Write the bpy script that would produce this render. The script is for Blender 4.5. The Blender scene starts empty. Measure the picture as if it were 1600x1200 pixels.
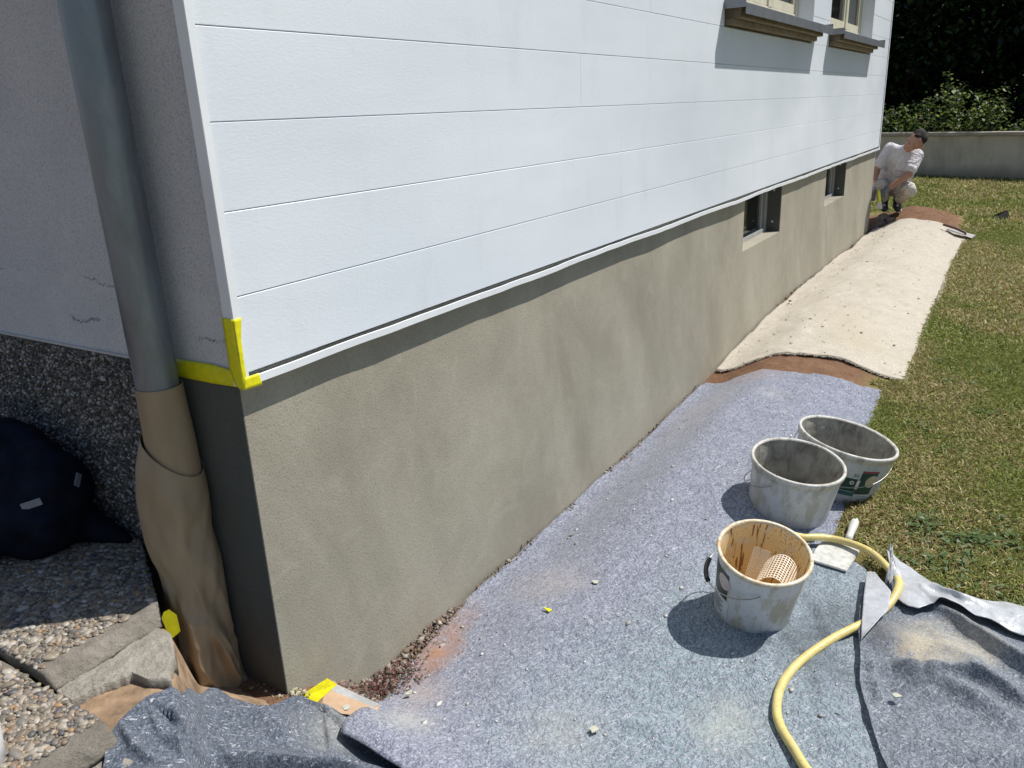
import bpy, bmesh, math, random
import numpy as np
from mathutils import Vector, Matrix, Euler

S = bpy.context.scene
C = S.collection
rng = np.random.default_rng(7)
random.seed(7)

# ------------------------------------------------------------------ camera
cam = bpy.data.objects.new('camera', bpy.data.cameras.new('camera'))
C.objects.link(cam)
cam.data.sensor_width = 36.0
cam.data.lens = 1261.34 / 1600 * 36
cam.data.clip_start = 0.05
cam.data.clip_end = 400
_R = ((0.52486992, -0.85013532, -0.04220784),
      (-0.29308487, -0.13394938, -0.94665665),
      (0.79913255, 0.50924208, -0.3194678))
m = Matrix.Identity(4)
for i in range(3):
    m[i][0] = _R[0][i]; m[i][1] = -_R[1][i]; m[i][2] = -_R[2][i]
m.translation = Vector((-1.132, -1.451, 1.4))
cam.matrix_world = m
S.camera = cam

# ------------------------------------------------------------------ light
SUN = Vector((0.95, -1.0, 2.2)).normalized()
sun_el = math.asin(SUN.z)
world = bpy.data.worlds.new('World'); S.world = world
world.use_nodes = True
wn = world.node_tree.nodes; wl = world.node_tree.links
sky = wn.new('ShaderNodeTexSky')
sky.sky_type = 'NISHITA'
sky.sun_disc = False
sky.sun_elevation = sun_el
sky.sun_rotation = math.atan2(SUN.x, SUN.y)
sky.air_density = 1.0; sky.dust_density = 0.7
bg = wn['Background']
wl.new(sky.outputs[0], bg.inputs[0])
bg.inputs[1].default_value = 0.088
sl = bpy.data.lights.new('sun', 'SUN'); so = bpy.data.objects.new('sun', sl); C.objects.link(so)
sl.energy = 4.6; sl.angle = math.radians(0.5); sl.color = (1.0, 0.955, 0.89)
so.rotation_euler = SUN.to_track_quat('Z', 'Y').to_euler()
so.location = (0, 0, 20)
S.view_settings.view_transform = 'Standard'
S.view_settings.look = 'None'
S.view_settings.exposure = 0.22
S.view_settings.gamma = 1.0
S.view_settings.use_curve_mapping = False
S.render.engine = 'CYCLES'

# ------------------------------------------------------------------ helpers
def vnoise(x, y, seed=0):
    x = np.asarray(x, float); y = np.asarray(y, float)
    xi = np.floor(x).astype(np.int64); yi = np.floor(y).astype(np.int64)
    fx = x - xi; fy = y - yi
    fx = fx * fx * (3 - 2 * fx); fy = fy * fy * (3 - 2 * fy)
    def h(a, b):
        n = (a * 374761393 + b * 668265263 + seed * 982451653) & 0xffffffff
        n = ((n ^ (n >> 13)) * 1274126177) & 0xffffffff
        n = n ^ (n >> 16)
        return (n & 0xffff) / 65535.0
    return (h(xi, yi) * (1 - fx) + h(xi + 1, yi) * fx) * (1 - fy) + (h(xi, yi + 1) * (1 - fx) + h(xi + 1, yi + 1) * fx) * fy

def fbm(x, y, o=3, seed=0):
    s = 0; a = 0.5
    for k in range(o):
        s = s + a * (vnoise(np.asarray(x) * 2 ** k, np.asarray(y) * 2 ** k, seed + k) - 0.5)
        a *= 0.5
    return s * 2

def sm(a, b, x):
    t = np.clip((np.asarray(x, float) - a) / (b - a), 0, 1)
    return t * t * (3 - 2 * t)

def gz(X, Y):
    """height of the ground: trench by the wall, low soil ridge beside it, level lawn"""
    X = np.asarray(X, float); Y = np.asarray(Y, float)
    W = np.interp(X, [-5, -.5, 0, .08, .14, .22, .3, .53, 1.3, 2.2, 2.8, 3.2, 5, 8.6, 9.1],
                  [0, .05, 0, -.03, -.08, -.15, -.18, -.185, -.2, -.18, -.16, -.14, -.04, -.06, -.03])
    L = np.interp(X, [-5, -.5, 0, .6, 1.5, 3.4, 5, 20], [-.05, -.06, -.12, -.13, -.11, -.06, -.04, -.04])
    amp = .085 * sm(.3, 2.0, X) * (1 - sm(9.6, 10.4, X))
    d = -Y
    base = W + (L - W) * sm(0, .45, d)
    ridge = amp * sm(.02, .42, d) * (1 - sm(.62, 1.05, d))
    heap = .13 * np.exp(-((X - 9.35) / .45) ** 2 - ((d - .3) / .45) ** 2)
    return base + ridge + heap

def gfull(X, Y):
    X = np.asarray(X, float); Y = np.asarray(Y, float)
    return (gz(X, Y) + .016 * fbm(X * 3.5, Y * 3.5, 4, 3) * (np.abs(X) < 12) * sm(.2, .6, X)
            + .012 * fbm(X * 14, Y * 14, 2, 8) * (Y > -.95) * sm(.2, .6, X) * (X < 10.5) - .004)

def tag(o, label=None, cat=None, group=None, kind=None):
    if label: o['label'] = label
    if cat: o['category'] = cat
    if group: o['group'] = group
    if kind: o['kind'] = kind
    return o

def link(name, me, mat=None, parent=None, smooth=False):
    o = bpy.data.objects.new(name, me)
    C.objects.link(o)
    if mat is not None:
        for mm in (mat if isinstance(mat, (list, tuple)) else [mat]): me.materials.append(mm)
    if parent is not None: o.parent = parent
    if smooth:
        me.polygons.foreach_set('use_smooth', [True] * len(me.polygons))
    return o

def pyd(name, v, f, mat=None, parent=None, smooth=False):
    me = bpy.data.meshes.new(name)
    me.from_pydata([tuple(map(float, p)) for p in v], [], f)
    me.update()
    return link(name, me, mat, parent, smooth)

def npmesh(name, verts, faces, mat, parent=None, smooth=False, col=None):
    """verts (n,3), faces (m,k) with constant k"""
    verts = np.asarray(verts, np.float32); faces = np.asarray(faces, np.int32)
    me = bpy.data.meshes.new(name)
    k = faces.shape[1]
    me.vertices.add(len(verts)); me.vertices.foreach_set('co', verts.ravel())
    me.loops.add(faces.size); me.loops.foreach_set('vertex_index', faces.ravel())
    me.polygons.add(len(faces))
    me.polygons.foreach_set('loop_start', np.arange(0, faces.size, k, dtype=np.int32))
    if smooth: me.polygons.foreach_set('use_smooth', np.ones(len(faces), bool))
    if col is not None:
        a = me.color_attributes.new('tint', 'FLOAT_COLOR', 'POINT')
        c4 = np.ones((len(verts), 4), np.float32); c4[:, :3] = col
        a.data.foreach_set('color', c4.ravel())
    me.update(calc_edges=True)
    me.validate()
    return link(name, me, mat, parent)

def empty(name, loc=(0, 0, 0)):
    o = bpy.data.objects.new(name, None); C.objects.link(o); o.location = loc
    o.empty_display_size = 0.1
    return o

def bx(bm, x0, x1, y0, y1, z0, z1, bev=0.0):
    r = bmesh.ops.create_cube(bm, size=1.0)
    vs = r['verts']
    for v in vs:
        v.co = Vector((x0 + (v.co.x + .5) * (x1 - x0), y0 + (v.co.y + .5) * (y1 - y0), z0 + (v.co.z + .5) * (z1 - z0)))
    if bev > 0:
        es = list({e for v in vs for e in v.link_edges})
        bmesh.ops.bevel(bm, geom=es, offset=bev, segments=2, affect='EDGES', profile=.6)

def bobj(name, bm, mat, parent=None, smooth=False):
    me = bpy.data.meshes.new(name); bm.to_mesh(me); bm.free()
    return link(name, me, mat, parent, smooth)

def box(name, x0, x1, y0, y1, z0, z1, mat, parent=None, bev=0.0):
    bm = bmesh.new(); bx(bm, x0, x1, y0, y1, z0, z1, bev)
    return bobj(name, bm, mat, parent)

def boxes(name, L, mat, parent=None, bev=0.0):
    bm = bmesh.new()
    for b in L: bx(bm, *b, bev)
    return bobj(name, bm, mat, parent)

def catmull(P, n):
    P = [np.array(p, float) for p in P]
    P = [2 * P[0] - P[1]] + P + [2 * P[-1] - P[-2]]
    out = []
    for i in range(1, len(P) - 2):
        for t in np.linspace(0, 1, n, endpoint=False):
            a, b, c, d = P[i - 1:i + 3]
            out.append(.5 * ((2 * b) + (-a + c) * t + (2 * a - 5 * b + 4 * c - d) * t * t + (-a + 3 * b - 3 * c + d) * t ** 3))
    out.append(P[-2])
    return np.array(out)

def tube_data(pts, rad, n=10, cap=True):
    pts = np.asarray(pts, float)
    m_ = len(pts)
    rad = np.broadcast_to(np.asarray(rad, float), (m_,))
    T = np.gradient(pts, axis=0); T /= np.linalg.norm(T, axis=1)[:, None]
    up = np.array([0, 0, 1.]) if abs(T[0][2]) < .9 else np.array([1., 0, 0])
    v = []; f = []
    u = np.cross(T[0], up); u /= np.linalg.norm(u)
    for i in range(m_):
        u = u - T[i] * (u @ T[i]); u /= np.linalg.norm(u)
        w = np.cross(T[i], u)
        for k in range(n):
            a = 2 * math.pi * k / n
            v.append(pts[i] + rad[i] * (math.cos(a) * u + math.sin(a) * w))
    for i in range(m_ - 1):
        for k in range(n):
            f.append((i * n + k, i * n + (k + 1) % n, (i + 1) * n + (k + 1) % n, (i + 1) * n + k))
    if cap:
        f.append(tuple(range(n))[::-1]); f.append(tuple((m_ - 1) * n + k for k in range(n)))
    return v, f

def tube(name, pts, rad, mat, parent=None, n=10):
    v, f = tube_data(pts, rad, n)
    return pyd(name, v, f, mat, parent, True)

def resample(P, n):
    P = np.asarray(P, float)
    d = np.r_[0, np.cumsum(np.linalg.norm(np.diff(P, axis=0), axis=1))]
    t = np.linspace(0, d[-1], n)
    return np.stack([np.interp(t, d, P[:, k]) for k in range(P.shape[1])], 1)

def solid_grid(name, P, thick, mat, parent=None):
    """P (nu,nv,3) top surface -> closed sheet of given thickness"""
    nu, nv = P.shape[:2]
    top = P.reshape(-1, 3); bot = top - np.array([0, 0, thick])
    v = np.r_[top, bot]; N = nu * nv
    I = np.arange(N).reshape(nu, nv)
    q = np.stack([I[:-1, :-1], I[1:, :-1], I[1:, 1:], I[:-1, 1:]], -1).reshape(-1, 4)
    f = [q, q[:, ::-1] + N]
    loop = np.r_[I[:, 0], I[-1, 1:], I[:-1, -1][::-1], I[0, 1:-1][::-1]]
    nx = np.roll(loop, -1)
    f.append(np.stack([nx, loop, loop + N, nx + N], -1))
    f = np.concatenate(f)
    a, b, c = v[f[0, 0]], v[f[0, 1]], v[f[0, 2]]
    if np.cross(b - a, c - a)[2] < 0: f = f[:, ::-1]
    o = npmesh(name, v, f, mat, parent, True)
    return o

def ruled(L, R, nu, nv):
    L = resample(L, nu); R = resample(R, nu)
    t = np.linspace(0, 1, nv)[None, :, None]
    return L[:, None, :] * (1 - t) + R[:, None, :] * t      # (nu,nv,2)

# ------------------------------------------------------------------ materials
class Mat:
    def __init__(s, name, color=(.5, .5, .5), rough=.6, metal=0.0, spec=None):
        s.m = bpy.data.materials.new(name); s.m.use_nodes = True
        s.t = s.m.node_tree; s.b = s.t.nodes['Principled BSDF']
        s.b.inputs['Base Color'].default_value = (*color, 1)
        s.b.inputs['Roughness'].default_value = rough
        s.b.inputs['Metallic'].default_value = metal
        if spec is not None: s.b.inputs['Specular IOR Level'].default_value = spec
        s._pos = None
    def node(s, typ, **kw):
        n = s.t.nodes.new(typ)
        for k, v in kw.items(): setattr(n, k, v)
        return n
    def put(s, inp, v):
        if isinstance(v, bpy.types.NodeSocket): s.t.links.new(v, inp)
        elif isinstance(v, (tuple, list)) and len(v) == 3 and inp.type == 'RGBA': inp.default_value = (*v, 1)
        else: inp.default_value = v
    def pos(s, kind='Position'):
        if kind == 'Position':
            return s.node('ShaderNodeNewGeometry').outputs['Position']
        return s.node('ShaderNodeTexCoord').outputs[kind]
    def mapv(s, vec, scale=(1, 1, 1), rot=(0, 0, 0), loc=(0, 0, 0)):
        if any(rot):
            n = s.node('ShaderNodeMapping'); s.put(n.inputs[0], vec); n.inputs[2].default_value = rot; vec = n.outputs[0]
        n = s.node('ShaderNodeMapping'); s.put(n.inputs[0], vec)
        n.inputs[1].default_value = loc; n.inputs[3].default_value = scale
        return n.outputs[0]
    def noise(s, vec, scale, detail=3, rough=.55, dist=0.0, out='Fac'):
        n = s.node('ShaderNodeTexNoise'); mr = s.node('ShaderNodeMapping'); s.put(mr.inputs[0], vec); mr.inputs[2].default_value = (.62, .41, .87)
        s.put(n.inputs['Vector'], mr.outputs[0])
        n.inputs['Scale'].default_value = scale; n.inputs['Detail'].default_value = detail
        n.inputs['Roughness'].default_value = rough; n.inputs['Distortion'].default_value = dist
        return n.outputs[out]
    def voro(s, vec, scale, feat='F1', out='Distance', rand=1.0):
        n = s.node('ShaderNodeTexVoronoi', feature=feat); s.put(n.inputs['Vector'], vec)
        n.inputs['Scale'].default_value = scale; n.inputs['Randomness'].default_value = rand
        return n.outputs[out]
    def ramp(s, fac, stops, interp='LINEAR'):
        n = s.node('ShaderNodeValToRGB'); s.put(n.inputs[0], fac)
        e = n.color_ramp.elements; n.color_ramp.interpolation = interp
        while len(e) < len(stops): e.new(.5)
        for i, (p, c) in enumerate(stops):
            e[i].position = p
            e[i].color = (*c, 1) if isinstance(c, (tuple, list)) else (c, c, c, 1)
        return n.outputs[0]
    def mix(s, fac, a, b, mode='MIX'):
        n = s.node('ShaderNodeMix', data_type='RGBA', blend_type=mode)
        s.put(n.inputs[0], fac); s.put(n.inputs[6], a); s.put(n.inputs[7], b)
        return n.outputs[2]
    def math(s, op, a, b=0.0, c=None):
        n = s.node('ShaderNodeMath', operation=op); s.put(n.inputs[0], a); s.put(n.inputs[1], b)
        if c is not None: s.put(n.inputs[2], c)
        return n.outputs[0]
    def sep(s, vec):
        n = s.node('ShaderNodeSeparateXYZ'); s.put(n.inputs[0], vec); return n.outputs
    def color(s, v): s.put(s.b.inputs['Base Color'], v); return s
    def rough(s, v): s.put(s.b.inputs['Roughness'], v); return s
    def bump(s, h, strength=.5, dist=.002, prev=None):
        n = s.node('ShaderNodeBump'); s.put(n.inputs['Height'], h)
        n.inputs['Strength'].default_value = strength; n.inputs['Distance'].default_value = dist
        if prev is not None: s.put(n.inputs['Normal'], prev)
        s.put(s.b.inputs['Normal'], n.outputs[0])
        return n.outputs[0]

def plain(name, c, rough=.6, metal=0.0, var=.12, scale=40, bump=.15, coords='Object'):
    M = Mat(name, c, rough, metal)
    p = M.pos(coords)
    n = M.noise(p, scale, 4)
    lo = tuple(x * (1 - var) for x in c); hi = tuple(min(1, x * (1 + var)) for x in c)
    M.color(M.ramp(n, [(.3, lo), (.7, hi)]))
    if bump: M.bump(M.noise(p, scale * 6, 3), bump, .002)
    return M.m

# white emboss siding
def mk_siding():
    M = Mat('white_siding', (.78, .8, .82), .42)
    p = M.pos()
    fine = M.noise(M.mapv(p, (70, 70, 190)), 1.0, 4, .6)
    big = M.noise(M.mapv(p, (.9, 1, 1.6)), 1.0, 4, .55)
    dirt = M.noise(M.mapv(p, (7, 1, 2.2)), 1.0, 5, .65)
    c = M.ramp(big, [(.3, (.66, .715, .78)), (.7, (.74, .785, .835))])
    c = M.mix(M.ramp(dirt, [(.55, 0.), (.85, .2)]), c, (.45, .44, .42))
    smg = M.noise(M.mapv(p, (14, 1, 19)), 1.0, 4, .6)
    c = M.mix(M.ramp(smg, [(.73, 0.), (.83, .22)]), c, (.3, .29, .27))
    dr = M.noise(M.mapv(p, (16, 1, .5)), 1.0, 4, .6)
    c = M.mix(M.ramp(dr, [(.58, 0.), (.75, .06)]), c, (.50, .50, .47))
    sc2 = M.noise(M.mapv(p, (45, 1, 45)), 1.0, 3, .6)
    c = M.mix(M.ramp(sc2, [(.745, 0.), (.77, .35)]), c, (.30, .30, .29))
    M.color(c)
    M.rough(M.ramp(big, [(.3, .36), (.7, .5)]))
    wv = M.noise(M.mapv(p, (1.2, 1, 5)), 1.0, 2)
    M.bump(fine, .28, .0015, M.bump(wv, .2, .012))
    return M.m
SIDING = mk_siding()
TRIM = plain('white_aluminium_trim', (.76, .79, .82), .38, 0, .04, 9, .03)

def mk_render(name='plinth_render', c0=(.275, .255, .20), c1=(.405, .382, .31), dirt=(.36, .29, .22)):
    M = Mat(name, c0, .92, 0, .2)
    p = M.pos()
    g = M.noise(p, 190, 3, .65)
    big = M.noise(M.mapv(p, (2.3, 2.3, 1.0), rot=(0, .5, 0)), 1.0, 6, .62, .5)
    st = M.noise(M.mapv(p, (6, 6, 1.4)), 1.0, 5, .6)
    tr = M.noise(M.mapv(p, (3.5, 3.5, 9), rot=(0, .9, 0)), 1.0, 5, .7, .8)
    c = M.ramp(big, [(.3, c0), (.52, tuple(.5 * (a + b) for a, b in zip(c0, c1))), (.72, c1)])
    cl2 = M.noise(M.mapv(p, (5, 5, 6), rot=(0, .6, 0)), 1.0, 6, .7, 1.2)
    c = M.mix(M.ramp(cl2, [(.50, 0.), (.75, .36)]), c, tuple(x * 1.15 for x in c1))
    c = M.mix(M.ramp(st, [(.5, 0.), (.8, .2)]), c, tuple(x * 1.16 for x in c1))
    c = M.mix(M.ramp(M.noise(M.mapv(p, (2, 2, 1.3)), 1.0, 5, .6, .6), [(.5, 0.), (.75, .35)]), c, tuple(x * .9 for x in c0))
    c = M.mix(M.ramp(tr, [(.56, 0.), (.78, .35)]), c, dirt)
    c = M.mix(M.ramp(g, [(.28, .5), (.5, 0.)]), c, tuple(x * .55 for x in c0))
    z = M.sep(p)[2]
    M.color(c)
    b = M.bump(M.noise(M.mapv(p, (3, 3, 3)), 1.0, 4), .12, .02)
    M.bump(g, .5, .0028, b)
    return M.m
RENDER = mk_render()
RENDER_DARK = mk_render('dark_plinth_render', (.085, .088, .078), (.115, .118, .105), (.09, .09, .08))  # darker version of the plinth render for the side face and basement reveals

def mk_plaster():
    M = Mat('gable_plaster', (.4, .4, .4), .95, 0, .2)
    p = M.pos()
    g = M.noise(p, 210, 5, .78)
    g2 = M.noise(M.mapv(p, (1, 55, 90), rot=(.6, 0, 0)), 1.0, 4, .7)
    big = M.noise(p, 4.5, 4, .6)
    c = M.ramp(big, [(.3, (.66, .665, .68)), (.7, (.74, .74, .745))])
    c = M.mix(M.ramp(g, [(.36, .6), (.52, 0.)]), c, (.27, .27, .27))
    c = M.mix(M.ramp(g, [(.55, 0.), (.66, .4)]), c, (.76, .76, .76))
    # weathered paler band above the plinth, with an irregular upper edge
    z = M.sep(p)[2]; wob = M.noise(M.mapv(p, (1, 7, 3)), 1.0, 5, .6)
    zz = M.math('ADD', z, M.math('MULTIPLY', wob, .10))
    band = M.ramp(M.math('SUBTRACT', 1.105, zz), [(.0, 0.), (.008, .8), (.045, .35), (.3, .1)])
    blot = M.ramp(M.noise(M.mapv(p, (1, 9, 16)), 1.0, 5, .7), [(.4, .15), (.65, 1.)])
    c = M.mix(M.math('MULTIPLY', band, blot), c, (.74, .74, .73))
    ck = M.math('ABSOLUTE', M.math('SUBTRACT', zz, 1.100))
    c = M.mix(M.math('MULTIPLY', M.ramp(ck, [(.0, 1.), (.0035, .0)]), M.ramp(M.noise(M.mapv(p, (1, 9, 2), loc=(0, 3, 0)), 1.0, 3), [(.46, 0.), (.6, .7)])), c, (.2, .2, .2))
    z2 = M.math('ADD', z, M.math('MULTIPLY', M.noise(M.mapv(p, (1, 14, 5)), 1.0, 5, .8), .09))
    ck2 = M.math('MULTIPLY', M.ramp(M.math('ABSOLUTE', M.math('SUBTRACT', z2, .985)), [(0., 1.), (.004, 0.)]),
                 M.ramp(M.noise(M.mapv(p, (1, 6, 1)), 1.0, 2), [(.5, 0.), (.56, .85)]))
    c = M.mix(ck2, c, (.07, .07, .07))
    M.color(c)
    b = M.bump(g2, .35, .004)
    M.bump(g, .9, .004, b)
    return M.m
PLASTER = mk_plaster()

def mk_island(name, stops, rough=.6, scale=300, bump=.3, obj=False, attr=None):
    M = Mat(name, (.5, .5, .5), rough)
    if obj: r = M.node('ShaderNodeObjectInfo').outputs['Random']
    else: r = M.node('ShaderNodeNewGeometry').outputs['Random Per Island']
    c = M.ramp(r, stops, 'CONSTANT')
    p = M.pos()
    n = M.noise(p, scale, 4, .6)
    c = M.mix(M.ramp(n, [(.3, .35), (.7, 0.)]), c, (.06, .055, .05))
    M.color(c)
    if bump: M.bump(n, bump, .001)
    return M.m
PEB = [(0, (.26, .22, .165)), (.16, (.36, .32, .26)), (.3, (.17, .145, .115)), (.46, (.46, .42, .36)), (.56, (.24, .18, .125)),
       (.66, (.095, .095, .10)), (.74, (.31, .26, .195)), (.86, (.20, .185, .165)), (.968, (.36, .22, .11))]
PEB_O = mk_island('river_pebble', PEB, .5, obj=True)
PEB_S = mk_island('river_pebble_bed', PEB, .5)
CHIP = mk_island('pebbledash_chip', [(0, (.05, .05, .052)), (.3, (.12, .115, .11)), (.52, (.2, .17, .15)), (.68, (.3, .28, .26)), (.86, (.5, .49, .47))], .45, 500)
GRAVEL = mk_island('rubble_gravel', [(0, (.20, .14, .10)), (.25, (.30, .23, .18)), (.45, (.13, .10, .085)), (.6, (.38, .33, .28)), (.8, (.24, .17, .125)), (.95, (.55, .51, .45))], .85, 200)
CRUMB = mk_island('plaster_crumb', [(0, (.62, .62, .6)), (.4, (.5, .5, .44)), (.65, (.75, .74, .7)), (.85, (.36, .36, .33))], .9, 200)

def mk_concrete(name, c0, c1, sc=30, crack=0):
    M = Mat(name, c0, .92, 0, .25)
    p = M.pos()
    a = M.noise(p, sc, 6, .65); b = M.noise(p, sc * 9, 4, .7); d = M.noise(p, sc * .3, 4, .6)
    c = M.ramp(a, [(.3, c0), (.7, c1)])
    c = M.mix(M.ramp(d, [(.45, 0.), (.7, .5)]), c, tuple(x * .55 for x in c0))
    c = M.mix(M.ramp(b, [(.3, .5), (.48, 0.)]), c, tuple(x * .4 for x in c0))
    if crack:
        wv = M.node('ShaderNodeVectorMath', operation='ADD'); M.put(wv.inputs[0], p)
        sc_ = M.node('ShaderNodeVectorMath', operation='SCALE'); M.put(sc_.inputs[0], M.noise(p, 16, 5, .7, out='Color')); sc_.inputs['Scale'].default_value = .12
        M.put(wv.inputs[1], sc_.outputs[0])
        ed = M.voro(wv.outputs[0], crack, 'DISTANCE_TO_EDGE')
        k = M.math('MULTIPLY', M.ramp(ed, [(0., 1.), (.014, 0.)]), M.ramp(M.noise(p, 7, 2), [(.45, 0.), (.55, .9)]))
        c = M.mix(k, c, (.035, .03, .025))
        pit = M.voro(p, 95); c = M.mix(M.ramp(pit, [(.0, .8), (.16, 0.)]), c, tuple(x * .35 for x in c0))
    M.color(c)
    q = M.bump(a, .6, .016); q = M.bump(M.noise(p, sc * 3.2, 5, .7), .7, .008, q); M.bump(b, .8, .003, q)
    return M.m
CONCRETE = mk_concrete('worn_concrete', (.19, .17, .14), (.33, .30, .255), 30, 7)
LEDGE = mk_concrete('pale_mortar_ledge', (.24, .22, .185), (.42, .39, .335), 24, 5)
CEMENT = mk_concrete('dark_cement_matrix', (.14, .125, .105), (.22, .2, .17), 45)
GWALL_C = mk_concrete('stained_wall_concrete', (.25, .245, .215), (.37, .36, .32), 2.2)

def mk_zinc():
    M = Mat('weathered_zinc', (.25, .3, .34), .42, .55)
    p = M.pos()
    st = M.noise(M.mapv(p, (26, 26, 2.6)), 1.0, 5, .6)
    cl = M.noise(M.mapv(p, (16, 16, 5)), 1.0, 5, .62, .6)
    c = M.ramp(cl, [(.25, (.155, .185, .215)), (.5, (.205, .24, .272)), (.75, (.31, .34, .37))])
    e = M.sep(M.mapv(p, (1, 1, 1)))
    c = M.mix(M.ramp(st, [(.58, 0.), (.8, .4)]), c, (.24, .20, .19))
    M.color(c)
    M.rough(M.ramp(cl, [(.3, .34), (.7, .55)]))
    M.bump(cl, .06, .004)
    return M.m
ZINC = mk_zinc()

def mk_kraft():
    M = Mat('kraft_paper', (.4, .27, .16), .58)
    p = M.pos()
    a = M.noise(M.mapv(p, (20, 20, 5)), 1.0, 4); f = M.noise(p, 420, 3)
    c = M.ramp(a, [(.3, (.285, .21, .125)), (.7, (.35, .262, .165))])
    M.color(c)
    q = M.bump(M.noise(p, 26, 3, .5, .4), .08, .004); M.bump(f, .12, .0006, q)
    return M.m
KRAFT = mk_kraft()

def mk_tape():
    M = Mat('yellow_masking_tape', (.78, .72, .0), .38)
    p = M.pos()
    a = M.noise(p, 60, 4, .6)
    M.color(M.ramp(a, [(.3, (.66, .62, .01)), (.7, (.82, .76, .01))]))
    d = M.noise(p, 130, 4, .7)
    M.bump(a, .35, .003)
    return M.m
TAPE = mk_tape()

def mk_felt(name, base, dark, light, tints=(), stains=(), fuzz=1.0, coords='Position', pale=.24, fs=1.0):
    M = Mat(name, base, 1.0, 0, .05)
    p = M.pos(coords)
    c = M.ramp(M.noise(p, 9, 5, .65), [(.3, tuple(x * .86 for x in base)), (.7, tuple(min(1, x * 1.12) for x in base))])
    hs = []
    def blotch(cx, cy, rx, ry, rot, soft):
        v = M.mapv(p, (1, 1, 1), loc=(-cx, -cy, 0)); v = M.mapv(v, (1 / rx, 1 / ry, 0), rot=(0, 0, -rot))
        g = M.node('ShaderNodeTexGradient', gradient_type='SPHERICAL'); M.put(g.inputs[0], v)
        k = M.math('MULTIPLY', g.outputs['Fac'], M.ramp(M.noise(p, 13, 6, .75), [(.28, .1), (.68, 1.7)]))
        return M.ramp(k, [(.04, 0.), (soft, 1.)])
    for (cx, cy, rx, ry, rot, col, amt) in tints:
        c = M.mix(M.math('MULTIPLY', blotch(cx, cy, rx, ry, rot, .5), amt), c, col)
    for i, (ang, a, b, col, th, amt) in enumerate([(.3, 330, 60, light, .60, .9), (1.5, 300, 52, dark, .585, .9), (2.35, 340, 64, light, .62, .9), (.9, 280, 48, dark, .60, .8), (2.0, 210, 40, (.7, .71, .75), .67, pale * 2)]):
        n = M.noise(M.mapv(p, (a * fs, b * fs, 120), rot=(0, 0, ang), loc=(i * 3.1, i, 0)), 1.0, 2, .5, .9)
        c = M.mix(M.ramp(n, [(th - .05, 0.), (th + .05, amt)]), c, col)
        hs.append(n)
    c = M.mix(M.ramp(M.noise(p, 140, 3, .7), [(.36, .8), (.5, 0.)]), c, dark)
    wf = M.voro(M.mapv(p, (1, .55, 1), rot=(0, 0, .7)), 60)
    c = M.mix(M.ramp(wf, [(.0, .55), (.05, .4), (.085, 0.)]), c, tuple(min(1, x * 1.25) for x in light))
    for (cx, cy, rx, ry, rot, col, amt) in stains:
        k = M.math('MULTIPLY', blotch(cx, cy, rx, ry, rot, .9), amt)
        k = M.math('MULTIPLY', k, M.ramp(M.noise(p, 210, 3, .7), [(.35, .45), (.6, 1.)]))
        c = M.mix(k, c, col)
    M.color(c)
    q = M.bump(M.noise(p, 45, 4, .6), .5, .006)
    q = M.bump(hs[0], .5 * fuzz, .003, q); M.bump(hs[1], .5 * fuzz, .003, q)
    M.b.inputs['Sheen Weight'].default_value = .15
    M.b.inputs['Sheen Roughness'].default_value = .6
    return M.m
SOILC = (.33, .17, .09)
FELT_BLUE = mk_felt('lavender_felt', (.235, .252, .31), (.105, .115, .155), (.40, .42, .49), fs=.78, tints=[
    (.70, -1.02, 1.0, .5, .15, (.225, .30, .315), .9), (1.25, -1.08, .5, .26, 0, (.21, .285, .30), .85), (.42, -.72, .5, .42, .2, (.225, .30, .32), .55)], stains=[
    (.50, -.105, .12, .10, .3, SOILC, 1.0), (.62, -.07, .2, .08, .1, SOILC, .6), (.40, -.10, .14, .09, 0, SOILC, .6), (.29, -.20, .13, .1, 0, (.4, .33, .3), .6),
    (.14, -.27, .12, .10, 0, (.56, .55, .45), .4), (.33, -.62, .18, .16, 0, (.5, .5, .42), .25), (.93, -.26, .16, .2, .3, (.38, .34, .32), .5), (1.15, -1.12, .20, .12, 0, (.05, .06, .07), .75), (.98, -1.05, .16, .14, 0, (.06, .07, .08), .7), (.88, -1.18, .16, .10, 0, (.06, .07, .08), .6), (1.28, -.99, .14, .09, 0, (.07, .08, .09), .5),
    (2.6, -.2, .5, .17, 0, (.36, .34, .34), .4), (2.75, -.5, .10, .12, 0, (.52, .49, .45), .25), (.56, -.98, .16, .13, 0, (.48, .48, .4), .4), (3.06, -.35, .2, .2, 0, (.34, .24, .18), .5)])
FELT_DARK = mk_felt('dark_grey_felt', (.105, .125, .16), (.045, .055, .075), (.22, .25, .30), coords='Position', pale=.36, fs=.9, stains=[(-.02, -.16, .14, .10, .3, (.42, .42, .38), .5), (.05, -.24, .12, .1, 0, (.36, .36, .34), .45)])
FELT_GREY = mk_felt('grey_felt', (.175, .198, .232), (.070, .082, .10), (.32, .345, .385), fs=.85, stains=[
    (1.14, -1.42, .14, .2, .3, (.52, .47, .36), .85), (1.06, -1.36, .10, .07, .3, (.58, .46, .28), .7), (1.10, -1.28, .16, .09, 0, (.05, .055, .07), .55), (.96, -1.36, .12, .12, 0, (.06, .065, .08), .45)])
FELT_CREAM = mk_felt('cream_fleece', (.50, .455, .375), (.36, .32, .26), (.60, .555, .48), fuzz=.6, pale=.15, stains=[
    (4.2, -.6, .6, .26, .3, (.43, .38, .28), .7), (5.4, -.5, .6, .16, .8, (.40, .36, .29), .6), (6.4, -.45, .6, .14, .6, (.38, .35, .29), .6), (4.9, -.25, .5, .14, .4, (.38, .34, .27), .6), (7.4, -.5, .9, .16, .4, (.42, .38, .32), .6), (3.8, -.75, .3, .3, 0, (.40, .36, .26), .7)])

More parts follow.
